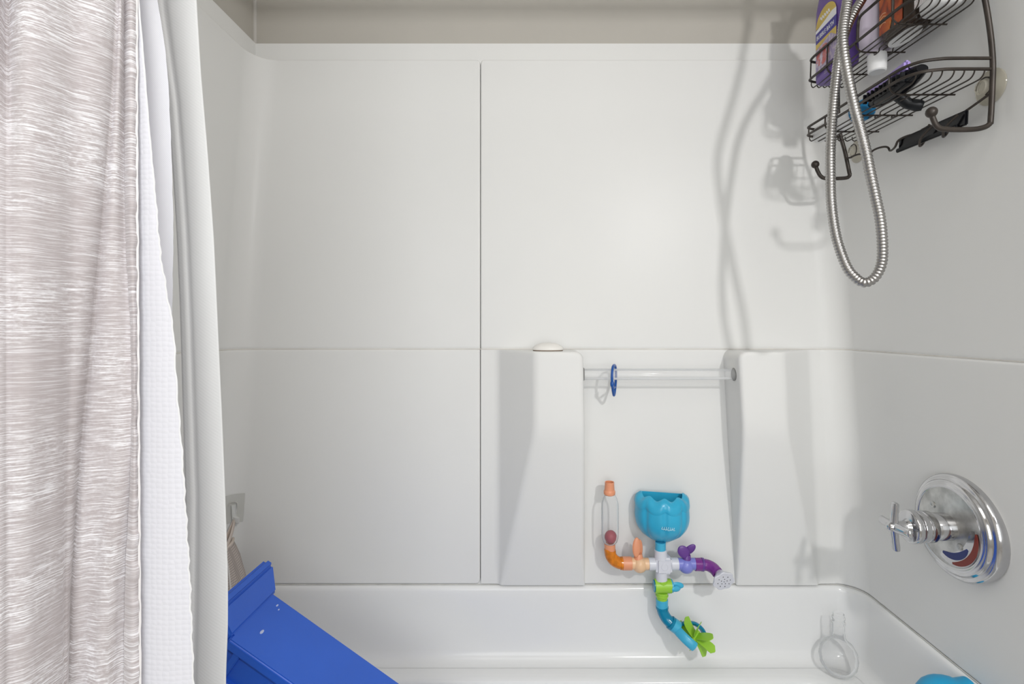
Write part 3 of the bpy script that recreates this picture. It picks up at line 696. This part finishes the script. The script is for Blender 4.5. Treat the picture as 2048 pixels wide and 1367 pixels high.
# lower branch
tc((1309, 1171), (1342, 1171), 13.5, LIME, 'lime_valve', seg=24)
tc((1324, 1158), (1324, 1166), 12, LIME, 'lime_collar')
tc((1307, 1171), (1311, 1171), 11.5, TEAL, 'teal_end_cap'); tc((1341, 1171), (1345, 1171), 12.5, AQUAL, 'aqua_end_ring')
wing(None, [(1355, 1170, 7, 13, -0.15, YT-0.004, 0.1), (1352, 1177, 6, 10, -0.1, YT-0.012, 0.3)], AQUAL, 'aqua_wing_handle')
tc((1324, 1183), (1324, 1199), 11.5, LIME, 'lime_collar', r2=10.5); tc((1324, 1188), (1324, 1191), 12.5, LIME, 'lime_ring')
tc((1324, 1197), (1324, 1212), 12, AQUAL, 'aqua_collar'); tc((1324, 1211), (1324.5, 1216), 12.6, TEAL, 'teal_lip')
YL = YT-0.012
tube(catmull([T(1324, 1213), T(1326, 1223, YT-0.002), T(1333, 1236, YT-0.006), T(1343, 1246, YL)], 6), 11*k, 20).mesh('teal_elbow', TEAL, TOY)
tc((1340, 1243), (1346, 1248), 13, TEAL, 'teal_lip', Y1=YL, Y2=YL-0.001); tc((1345, 1247), (1357, 1256), 13, AQUAL, 'aqua_collar', Y1=YL-0.001, Y2=YL-0.004)
# paddle wheel in a yoke
hub = T(1391, 1272, 1.222); wa = Vector((0.66, 0.68, 0.30)).normalized()
x_, y_, a_ = frame(wa)
def arm(P, r, m): return tube(catmull(P, 6), r, 14, ell=(1.0, 0.5), up=wa.cross(Vector((1, 0, -1)))).mesh('yoke_arm', m, TOY)
f0 = T(1352, 1253, YL-0.002)
arm([f0, T(1356, 1261, 1.225), T(1369, 1275, 1.208), T(1383, 1288, 1.200), T(1389, 1293, 1.200)], 0.0115, AQUAL)
arm([f0, T(1366, 1246, 1.247), T(1388, 1246, 1.247), T(1404, 1258, 1.245), T(1410, 1274, 1.242)], 0.0100, TEAL)
wheel = cyl(hub-wa*0.016, hub+wa*0.016, 0.0055, 16).mesh('paddle_wheel', LIME, TOY)
for i in range(8):
    q = 2*PI*i/8+0.2; d = x_*math.cos(q)+y_*math.sin(q); tn = wa.cross(d)
    R = []
    for j in range(9):
        t = j/8; r_ = 0.004+0.046*t; wd = 0.0135*(0.75+0.25*t)*(math.sqrt(max(0.02, 1-((t-0.78)/0.22)**2)) if t > 0.78 else 1); bend = 0.010*t*t
        cc = hub+d*r_+tn*bend
        R.append([cc+wa*wd+tn*0.0007, cc-wa*wd+tn*0.0007, cc-wa*wd-tn*0.0007, cc+wa*wd-tn*0.0007])
    g = G(); g.rows(R, cu=True, cap0=True, cap1=True); g.mesh('paddle', LIME, wheel, sharp=0.6)

# clear flask in the tub corner
FL = empty('toy_flask', (0.742, 1.240, ZD), 'clear empty round plastic flask standing in the right tub corner', 'flask')
q = 1.24/1000
def fz(py): return ZD+(1336-py)*q
fp = [(3, 1335.5), (15, 1335), (26, 1328), (33, 1316), (35, 1302), (33, 1288), (26, 1276), (17, 1269), (12.5, 1262), (11.5, 1250), (11.2, 1236), (12.6, 1235), (12.6, 1232), (11.0, 1231), (11.2, 1226), (12.0, 1225), (12.0, 1222), (10.4, 1221), (10.4, 1215)]
prof = [(r*q, fz(py)) for r, py in fp]; pin = [(max(r-0.5, 0.5)*q, fz(py)+(0.0015 if py > 1325 else 0)) for r, py in fp]
lathe(prof+pin[::-1], (0.7450, 1.240, 0), (0, 0, 1), 36, cap0=True, cap1=True).mesh('glass_body', CLEARB, FL, sharp=0.9)

# ================================================================ blue bin leaning in the tub
BIN = empty('plastic_bin', (-0.1, 0.95, ZD-0.30), 'bright royal blue plastic bin with raised end lip propped diagonally in the tub', 'plastic bin')
A0 = Vector((-0.542, 0, EYE-0.545)); ad = Vector((0.270, 0, -0.190)).normalized(); an = Vector((-ad.z, 0, ad.x)); an = Vector((0.5755, 0, 0.8178))
Y1, Y2 = 0.885, 1.028
def bpnt(u, n, y): return A0+ad*u+an*n+Vector((0, y, 0))
def prism(g, u0, u1, prof, y0, y1, bev=0.003):
    pass
def rbox(name, u0, u1, n0, n1, y0, y1, r, par, taper=0.0, m=BLUEP, n1b=None, yb=0.0):
    bm = bmesh.new(); bmesh.ops.create_cube(bm, size=1)
    for v in bm.verts:
        u = u0 if v.co.x < 0 else u1; tp = taper*(0 if v.co.x < 0 else 1)
        n = n0+tp if v.co.z < 0 else (n1 if (v.co.x < 0 or n1b is None) else n1b); fl = 0 if v.co.x < 0 else yb; y = (y0+tp+fl) if v.co.y < 0 else y1-tp-fl
        v.co = bpnt(u, n, y)
    bmesh.ops.bevel(bm, geom=bm.edges[:], offset=r, segments=3, affect='EDGES'); bm.verts.index_update()
    o = mk(name, [v.co.copy() for v in bm.verts], [tuple(v.index for v in f.verts) for f in bm.faces], m, par, sharp=0.6); bm.free(); return o
rbox('body', -0.02, 0.93, -0.075, 0.0, Y1, Y2, 0.005, BIN, taper=0.006)
rbox('end_lip', -0.038, 0.0, -0.085, 0.036, Y1-0.016, Y2+0.016, 0.003, BIN, n1b=0.004, yb=0.012)
rbox('lip_ridge', -0.058, -0.035, -0.088, 0.039, Y1-0.019, Y2+0.019, 0.007, BIN)
rbox('side_rail', 0.0, 0.92, -0.018, 0.0005, Y1-0.010, Y1+0.012, 0.003, BIN)
rbox('side_rib', 0.020, 0.034, -0.070, -0.010, Y1-0.008, Y1+0.012, 0.002, BIN)
rbox('side_rail', 0.0, 0.92, -0.078, -0.066, Y1-0.009, Y1+0.012, 0.003, BIN)
for u, y, r_ in ((0.035, 0.93, 0.004), (0.022, 1.005, 0.0025), (0.03, 0.998, 0.0018)):
    lathe([(r_, 0.0), (r_*0.8, 0.0005)], bpnt(u, 0.0, y), an, 7, sx=1.6, sy=0.7).mesh('scuff_mark', mat('pale_scuff', (0.55, 0.62, 0.85), 0.6), BIN)

# mesh toy bag on a clear hook at the left wall
HC = path(-1.38, EYE-0.475, 0.008)
HK = empty('adhesive_hook', HC, 'clear adhesive wall hook in the left corner, above the blue bin', 'hook')
g = G(); g.rows([[path(-(1.12+0.72*i/8), EYE-0.432-0.074*j/4, offs(1.0)+0.0012) for i in range(9)] for j in range(5)]); g.mesh('backing', mat('frosted_film', (0.62, 0.62, 0.59), 0.3, var=0.03), HK)
n_ = (path(-1.38, HC.z, 0.05)-path(-1.38, HC.z, 0.0)).normalized()
tube(catmull([HC+Vector((0, 0, 0.018)), HC+n_*0.004+Vector((0, 0, 0.0)), HC+n_*0.008+Vector((0, 0, -0.016)), HC+n_*0.020+Vector((0, 0, -0.020)), HC+n_*0.024+Vector((0, 0, -0.008))], 6), 0.0040, 10, ell=(1, 2.2)).mesh('hook', mat('clear_hook', (0.85, 0.86, 0.85), 0.1, Alpha=0.55), HK)
tube(catmull([HC+Vector((-0.012, -0.004, 0.016)), HC+Vector((-0.008, -0.003, 0.024)), HC+Vector((0.008, 0, 0.024)), HC+Vector((0.010, 0, 0.012))], 5), 0.0012, 6).mesh('tab_edge', GRIME, HK)
BAG = empty('mesh_bag', (-0.755, 1.19, EYE-0.80), 'beige mesh toy bag hanging from the clear hook behind the blue bin', 'mesh bag')
R = []; U = []
tab = [(0, -0.768, 1.225, 0.012, 0.030), (0.12, -0.762, 1.218, 0.026, 0.045), (0.3, -0.757, 1.205, 0.044, 0.060), (0.55, -0.752, 1.198, 0.054, 0.072), (0.8, -0.752, 1.195, 0.052, 0.070), (1.0, -0.753, 1.195, 0.036, 0.05)]
for i in range(15):
    t = i/14; z = EYE-0.540-0.27*t; row = []; uv = []
    cx_, cy_, rx_, ry_ = [interp([(q[0], q[m_]) for q in tab], t) for m_ in (1, 2, 3, 4)]
    for j in range(32):
        a = 2*PI*j/32; rr = 1+0.06*math.sin(5*a+3*t)
        row.append(Vector((cx_+rx_*math.cos(a)*rr, cy_+ry_*math.sin(a)*rr, z+0.012*math.sin(a+0.6)*(1-t)))); uv.append((j/32*0.4+0.001, z))
    R.append(row); U.append(uv)
g = G(); g.rows(R, cu=True, cap1=True, uv=U); g.mesh('mesh_pouch', MESHM, BAG)
tube([p*1.0 for p in R[0]], 0.0035, 8, closed=True).mesh('rim_cord', BEIGE, BAG)
hk = HC+n_*0.012+Vector((0, 0, -0.016))
for q_ in (30, 22):
    tube(catmull([R[0][q_], R[0][q_].lerp(hk, 0.5)+n_*0.006, hk], 6), 0.0075, 8, ell=(1, 0.25)).mesh('strap', BEIGE, BAG)
tube([R[i][29]+Vector((0.002, -0.001, 0)) for i in range(15)], 0.0035, 8, ell=(1, 0.5)).mesh('piping', mat('off_white_piping', (0.78, 0.75, 0.72), 0.8), BAG)

# ================================================================ wire caddy on the right wall
CAD = empty('shower_caddy', (0.70, 0.99, EYE+0.33), 'dark bronze wire shower caddy with two shelves hung on the right wall', 'shower caddy')
UM = 0.345; VM = 0.125
def C(u, v, w_): return Vector((0.745-v, 0.817+u-w_*0.06, EYE+0.440+u*0.06+w_))
def leann(w_): return 0.0 if w_ < 0 else 0.028*(w_/0.12)**1.2
def leanf(w_): return interp([(-0.12, 0.018), (-0.06, 0.030), (0.0, 0.048), (0.06, 0.052), (0.4, 0.06)], w_)
nb = [C(0, 0, -0.098), C(0, 0, -0.05), C(0, 0.002, 0.0), C(0, 0.012, 0.06), C(0, 0.028, 0.12), C(0.01, 0.05, 0.2), C(0.05, 0.075, 0.27), C(0.12, 0.08, 0.325), C(0.15, 0.08, 0.335)]
nh = [C(0, 0.098, -0.086), C(0, 0.094, -0.098), C(0, 0.086, -0.110), C(0, 0.070, -0.1135), C(0, 0.03, -0.1135), C(0, 0.010, -0.110), C(0, 0.0015, -0.1045)]
fb = [C(UM, 0.018, -0.098), C(UM, 0.030, -0.05), C(UM, 0.045, 0.0), C(UM, 0.05, 0.06), C(UM, 0.052, 0.12), C(UM-0.01, 0.058, 0.2), C(UM-0.06, 0.075, 0.27), C(UM-0.13, 0.08, 0.325), C(UM-0.16, 0.08, 0.335)]
fh = [C(UM, 0.098, -0.080), C(UM, 0.092, -0.095), C(UM, 0.084, -0.107), C(UM, 0.072, -0.112), C(UM, 0.04, -0.112), C(UM, 0.022, -0.110), C(UM, 0.0165, -0.104)]
for hk, br, r_ in ((nh, nb, 0.0042), (fh, fb, 0.0042)):
    fr = tube(catmull(hk+br, 6), r_, 12).mesh('upright_rod', BRONZE, CAD)
    ball(hk[0], 0.0088, 16).mesh('hook_ball', BRONZE, fr)
tube(catmull([C(0.15, 0.08, 0.335), C(0.17, 0.08, 0.35), C(0.19, 0.08, 0.335)], 6), 0.0042, 10).mesh('hanging_loop', BRONZE, CAD)
def rimpath(w_, v0n, v0f, vm=VM, u0=0.0, u1=UM):
    P = [C(u0, v0n, w_), C(u0, vm*0.45, w_), C(u0+0.002, vm*0.68, w_), C(u0+0.012, vm*0.88, w_), C(u0+0.035, vm*0.985, w_), C(u0+0.07, vm, w_)]
    P += [C(u0+0.07+(u1-u0-0.09)*i/5, vm, w_) for i in range(1, 6)]
    P += [C(u1-0.007, vm*0.95, w_), C(u1, vm*0.80, w_), C(u1, vm*0.6, w_), C(u1, v0f, w_)]
    return catmull(P, 5)
def shelf(wu, wl_, wb, v0n, v0f, notch):
    low = tube(rimpath(wl_, v0n, v0f), 0.0027, 8).mesh('shelf_rim', BRONZE, CAD)
    vb = max(v0n, 0.006)
    if notch:      # the upper rim is interrupted in the middle
        far = [C(UM, v0f, wu), C(UM, VM*0.6, wu), C(UM, VM*0.80, wu), C(UM-0.007, VM*0.95, wu), C(UM-0.026, VM, wu), C(UM-0.07, VM, wu), C(UM-0.118, VM, wu), C(UM-0.128, VM, wu-0.004), C(UM-0.131, VM, wu-0.014), C(UM-0.131, VM, wl_)]
        nr = [C(0, v0n, wu), C(0, VM*0.5, wu), C(0.012, VM*0.88, wu), C(0.035, VM*0.985, wu), C(0.07, VM, wu), C(0.12, VM, wu), C(0.150, VM, wu), C(0.158, VM, wu-0.005), C(0.160, VM, wu-0.015), C(0.160, VM, wl_)]
        tube(catmull(far, 5), 0.0027, 8).mesh('upper_rim', BRONZE, CAD); tube(catmull(nr, 5), 0.0027, 8).mesh('upper_rim', BRONZE, CAD)
    else: tube(rimpath(wu, v0n, v0f), 0.0027, 8).mesh('upper_rim', BRONZE, CAD)
    n = 7
    for j in range(n):
        v = vb+0.008+(VM-0.012-vb-0.008)*j/(n-1); u0 = 0.0 if v < VM*0.6 else (0.004 if v < VM*0.8 else 0.018)
        kink = 0.010 if j in (2, 4) else 0.0
        P = [C(u0, v, wl_), C(u0+0.001, v, wl_-(wl_-wb)*0.45), C(u0+0.006, v, wl_-(wl_-wb)*0.85), C(u0+0.016, v, wb), C(u0+0.05, v, wb), C(0.12, v, wb)]
        if kink: P += [C(0.150, v, wb), C(0.154, v, wb-kink*0.6), C(0.168, v, wb-kink*0.6), C(0.172, v, wb)]
        P += [C(0.24, v, wb), C(UM-0.02, v, wb), C(UM-0.006, v, wl_-(wl_-wb)*0.85), C(UM, v, wl_-(wl_-wb)*0.4), C(UM, v, wl_)]
        tube(catmull(P, 4), 0.00125, 6).mesh('wire', BRONZE, low)
    for u in (0.065, 0.165, 0.262):
        P = [C(u, vb+0.002, wb-0.0022), C(u, VM*0.5, wb-0.0022), C(u, VM-0.018, wb-0.002), C(u, VM-0.005, wb+0.003), C(u, VM, wb+0.012), C(u, VM, wl_)]
        if not notch or u not in (0.165,): P.append(C(u, VM, wu))
        tube(catmull(P, 4), 0.0017, 6).mesh('wire', BRONZE, low)
    tube([C(UM-0.012, VM-0.003, wu), C(UM-0.012, VM-0.003, wl_)], 0.0016, 6).mesh('wire', BRONZE, low)
WB1, WB2 = 0.090, -0.030
shelf(0.150, 0.106, WB1, 0.026, 0.052, True)
shelf(0.0, -0.017, WB2, 0.0, 0.045, False)
# twisted wire along the bottom and the black bar pushed through it
P = [C(UM, 0.028, -0.066)]
for i in range(61):
    t = i/60; u = UM-0.015-(UM-0.13)*t; a = t*2*PI*3.0; rr = 0.0075*math.sin(PI*min(1, max(0.0, t*1.1)))**0.5
    P.append(C(u+0.004*math.sin(2*a), 0.024-0.012*t+rr*math.cos(a)*0.8, -0.068-0.012*math.sin(PI*t)+rr*math.sin(a)))
P += [C(0.10, 0.012, -0.082), C(0.05, 0.006, -0.070), C(0.0, 0.0, -0.054)]
tube(catmull(P, 3), 0.0021, 8).mesh('twisted_wire', BRONZE, CAD)
BB = empty('black_bar', C(0.10, 0.008, -0.09), 'flat glossy black plastic bar wedged in the twisted bottom wire of the caddy', 'plastic bar')
def cbox(u0, u1, v0, v1, w0, w1, bev, name, m, par, seg=2, shear=0.0):
    bm = bmesh.new(); bmesh.ops.create_cube(bm, size=1)
    for v in bm.verts:
        u = u0 if v.co.x < 0 else u1
        v.co = C(u, v0 if v.co.y < 0 else v1, (w0 if v.co.z < 0 else w1)+shear*(u-u0))
    bmesh.ops.bevel(bm, geom=bm.edges[:], offset=bev, segments=seg, affect='EDGES'); bm.verts.index_update()
    o = mk(name, [v.co.copy() for v in bm.verts], [tuple(v.index for v in f.verts) for f in bm.faces], m, par, sharp=0.6); bm.free(); return o
cbox(0.030, 0.190, 0.010, 0.016, -0.096, -0.070, 0.002, 'blade', BLACK, BB)
cbox(0.045, 0.190, 0.016, 0.021, -0.098, -0.090, 0.0015, 'spine', BLACKM, BB)
for u in (0.06, 0.115):
    tube(catmull([C(u-0.02, 0.022, -0.076), C(u, 0.026, -0.090), C(u+0.012, 0.020, -0.102), C(u+0.02, 0.008, -0.096), C(u+0.012, 0.004, -0.08)], 5), 0.0021, 8).mesh('wire_wrap', BRONZE, CAD)
for i, (px, py, r_, lb) in enumerate(((1976, 174, 0.029, 0), (1712, 302, 0.027, 0))):
    zc = EYE+0.42; Xw = xw(zc)-0.0005; c = PX(px, py, Xw-0.004); c.x = xw(c.z)-0.0008
    s = lathe([(r_, 0.0), (r_*0.98, 0.0015), (r_*0.75, 0.005), (r_*0.45, 0.009), (r_*0.38, 0.012), (r_*0.42, 0.016), (r_*0.36, 0.019)], c, (-1, 0, -0.05), 32).mesh('suction_cup', SUCT, CAD)
    tube([c+Vector((-0.012, 0.015*math.cos(a), 0.015*math.sin(a))) for a in [2*PI*j/14 for j in range(11)]], 0.0012, 6).mesh('cup_clip', BRONZE, s)

# ---- things standing in the caddy
def bottle(name, label, cat, u, v, wb, hu, hv, rows, m, exp=3.0, group=None):
    e = empty(name, C(u, v, wb), label, cat, group)
    c = C(u, v, 0); zb = c.z+wb; R = []
    for s, dz, fl in rows:      # superellipse sections
        row = []
        for j in range(40):
            a = 2*PI*j/40; ca, sa = math.cos(a), math.sin(a); f = (abs(ca)**exp+abs(sa)**exp)**(-1/exp)
            row.append(Vector((c.x+sa*f*hv*s*fl, c.y-wb*0.06+ca*f*hu*s, zb+dz)))
        R.append(row)
    g = G(); g.rows(R, cu=True, cap0=True, cap1=True); return e, g.mesh('body', m, e, sharp=0.9), c, zb
BP, _, c, zb = bottle('bubble_bath_bottle', 'purple bubble bath bottle with yellow and red label in the top caddy shelf', 'bottle', 0.272, 0.098, WB1+0.0015, 0.055, 0.023,
    [(0.92, 0, 0.9), (0.985, 0.003, 0.97), (1, 0.010, 1), (1, 0.06, 1), (1, 0.13, 1), (0.97, 0.16, 1), (0.85, 0.185, 1), (0.6, 0.205, 0.95), (0.35, 0.215, 0.9)], VIOLET, 4.0)
cyl((c.x, c.y, zb+0.213), (c.x, c.y, zb+0.245), 0.016, 20).mesh('cap', WHITEP, BP)
fx = c.x-0.0232; yc = c.y-0.006
def lab(p, z, a=0.0): return Vector((fx-a, yc-p, z))      # p towards the viewer
def plate2(pts, a, m, nm, par=BP):
    n = len(pts); g = G(); g.add([lab(p, z, a-0.0006) for p, z in pts]+[lab(p, z, a) for p, z in pts], [tuple(range(n, 2*n))]+[(i, (i+1) % n, n+(i+1) % n, n+i) for i in range(n)])
    return g.mesh(nm, m, par, smooth=False)
L0 = zb+0.022; LW = 0.038
dome = [(-LW, L0+0.095)]+[(-LW*math.cos(PI*i/14), L0+0.095+0.034*math.sin(PI*i/14)) for i in range(1, 14)]+[(LW, L0+0.095)]
plate2(dome, 0.0006, YEL, 'label_top')
plate2([(-LW, L0+0.086), (LW, L0+0.086), (LW, L0+0.101), (LW*0.6, L0+0.103), (0, L0+0.098), (-LW, L0+0.092)], 0.0009, WHITEPRINT, 'label_band')
plate2([(-LW, L0+0.062), (LW*1.02, L0+0.062), (LW*1.02, L0+0.086), (-LW, L0+0.086)], 0.0007, NAVYPRINT, 'label_band')
plate2([(-LW, L0), (LW, L0), (LW, L0+0.062), (-LW, L0+0.062)], 0.0006, FOAM, 'label_foam')
plate2([(-LW, L0+0.050), (LW*0.5, L0+0.058), (LW, L0+0.044), (LW, L0+0.062), (-LW, L0+0.062)], 0.0008, YEL, 'label_band')
plate2([(-0.012+0.024*math.cos(2*PI*i/20)*(1+0.1*math.sin(3*i)), L0+0.028+0.022*math.sin(2*PI*i/20)) for i in range(20)], 0.0009, FRUIT, 'label_fruit')
text_mesh('BUBBLE BATH', 0.0138, lab(-0.002, L0+0.0735, 0.0010), (0, -0.76, 0), (0, 0, 1), (-1, 0, 0), 0.0002, WHITEPRINT, 'lettering', BP)
scr = G()
tube([lab(-0.020+0.036*i/24, L0+0.109+0.0045*math.sin(i*1.25), 0.0010) for i in range(25)], 0.0009, 5, g=scr); scr.mesh('script', WHITEPRINT, BP)
for i in range(3): plate2([(-0.006, L0-0.010-0.004*i), (0.018-0.004*i, L0-0.010-0.004*i), (0.018-0.004*i, L0-0.0088-0.004*i), (-0.006, L0-0.0088-0.004*i)], 0.0004, FOAM, 'fine_print')

e = empty('lavender_bottle', C(0.178, 0.074, WB1), 'pale lavender bottle upside down with its white cap poking through top shelf', 'bottle')
c = C(0.178, 0.074, WB1+0.004)
lathe([(0.010, -0.012), (0.0155, -0.010), (0.0175, 0.0), (0.027, 0.006), (0.0325, 0.016), (0.034, 0.030), (0.0335, 0.07), (0.031, 0.13), (0.027, 0.155), (0.012, 0.162)], c, (0, 0, 1), 36, sx=1, sy=0.72).mesh('body', LAV, e)
cyl(c-Vector((0, 0, 0.040)), c-Vector((0, 0, 0.004)), 0.0160, 28, 0.002, r2=0.0172).mesh('cap', WHITEP, e)
P = [c+Vector((-0.0245-0.0006+0.004*abs(i-4)/4, 0.018-0.0045*i, 0.058+0.003*math.sin(i*0.9))) for i in range(9)]
tube(P, 0.0008, 5).mesh('print_line', NAVYPRINT, e)
BR, _, c, zb = bottle('body_wash_bottle', 'dark brown body wash bottle with orange flame print in the top shelf', 'bottle', 0.108, 0.066, WB1+0.0015, 0.044, 0.025,
    [(0.80, 0.0, 0.8), (0.93, 0.002, 0.92), (1, 0.009, 1), (1, 0.06, 1), (0.98, 0.12, 1), (0.92, 0.15, 1), (0.7, 0.17, 0.9), (0.3, 0.178, 0.8)], BROWN, 3.2)
lathe([(0.030, -0.0008), (0.031, 0.0006)], (c.x, c.y, zb), (0, 0, 1), 32, sx=0.62, sy=1.18, up=(0, 1, 0)).mesh('base_disc', WHITEP, BR)
fx = c.x-0.0252; yc = c.y
plate2([(-0.032, zb+0.018), (-0.006, zb+0.014), (0.0, zb+0.03), (0.002, zb+0.12), (-0.032, zb+0.12)], 0.0006, FLAMES, 'flame_print', BR)
plate2([(0.008, zb+0.014), (0.028, zb+0.016), (0.030, zb+0.12), (0.010, zb+0.12)], 0.0006, FLAMES, 'flame_print', BR)
for i in range(4):
    z_ = zb+0.034+0.006*i; tube(catmull([lab(-0.030, z_, 0.001), lab(-0.022, z_+0.004, 0.001), lab(-0.014, z_+0.001, 0.001)], 5), 0.0006, 5).mesh('print_line', PEACH, BR)
WB, _, c, zb = bottle('white_bottle', 'white bottle with thin red scribble print at the near end of top shelf', 'bottle', 0.030, 0.066, WB1+0.002, 0.030, 0.026,
    [(0.82, 0, 0.82), (0.95, 0.003, 0.95), (1, 0.010, 1), (1, 0.07, 1), (0.97, 0.11, 1), (0.8, 0.135, 0.9), (0.4, 0.15, 0.8)], WHITEP, 2.6)
fx = c.x-0.0262; yc = c.y
plate2([(-0.020, zb+0.016), (0.016, zb+0.016), (0.016, zb+0.10), (-0.020, zb+0.10)], 0.0004, SCRIB, 'scribble_label', WB)
# lower shelf
e = empty('hair_brush', C(0.09, 0.09, WB2), 'black and purple hair brush lying in the lower caddy shelf', 'hair brush')
zc = WB2+0.030
R = []
for i in range(15):
    t = i/14; u = 0.035+0.125*t; s = max(0.12, math.sin(PI*(0.06+0.88*t)))**0.5
    cc = C(u, 0.090, zc-0.014*t)
    R.append([cc+Vector((0.024*s*math.cos(a), 0, 0.016*s*math.sin(a))) for a in [2*PI*j/18 for j in range(18)]])
g = G(); g.rows(R, cu=True, cap0=True, cap1=True); bh = g.mesh('head', BLACK, e)
cbox(0.045, 0.150, 0.100, 0.112, zc+0.004, zc+0.020, 0.004, 'purple_back', mat('lilac_plastic', (0.36, 0.27, 0.62), 0.4, var=0.12, nscale=60), e, shear=-0.11)
for i in range(10):
    u = 0.05+0.011*i; cbox(u, u+0.003, 0.108, 0.1155, zc-0.016, zc+0.001, 0.0006, 'bristle_row', BLACKM, bh, 1, shear=-0.11)
tube([C(0.105, 0.080, zc-0.018), C(0.100, 0.066, WB2-0.004), C(0.094, 0.050, WB2-0.010), C(0.091, 0.044, WB2-0.012)], [0.010, 0.0095, 0.0105, 0.008], 14).mesh('handle', BLACKM, e)
e = empty('blue_capped_bottle', C(0.24, 0.085, WB2), 'white bottle with a cobalt blue cap lying in the lower shelf behind hose', 'bottle')
a = C(0.185, 0.085, WB2+0.0185); b = C(0.215, 0.086, WB2+0.0185)
cyl(a, b, 0.0205, 32, 0.003).mesh('cap', CAPB, e)
d = (b-a).normalized()
lathe([(0.016, -0.002), (0.017, 0.004), (0.019, 0.008), (0.019, 0.085), (0.0185, 0.135), (0.013, 0.142)], b, d, 32).mesh('body', WHITEP, e)
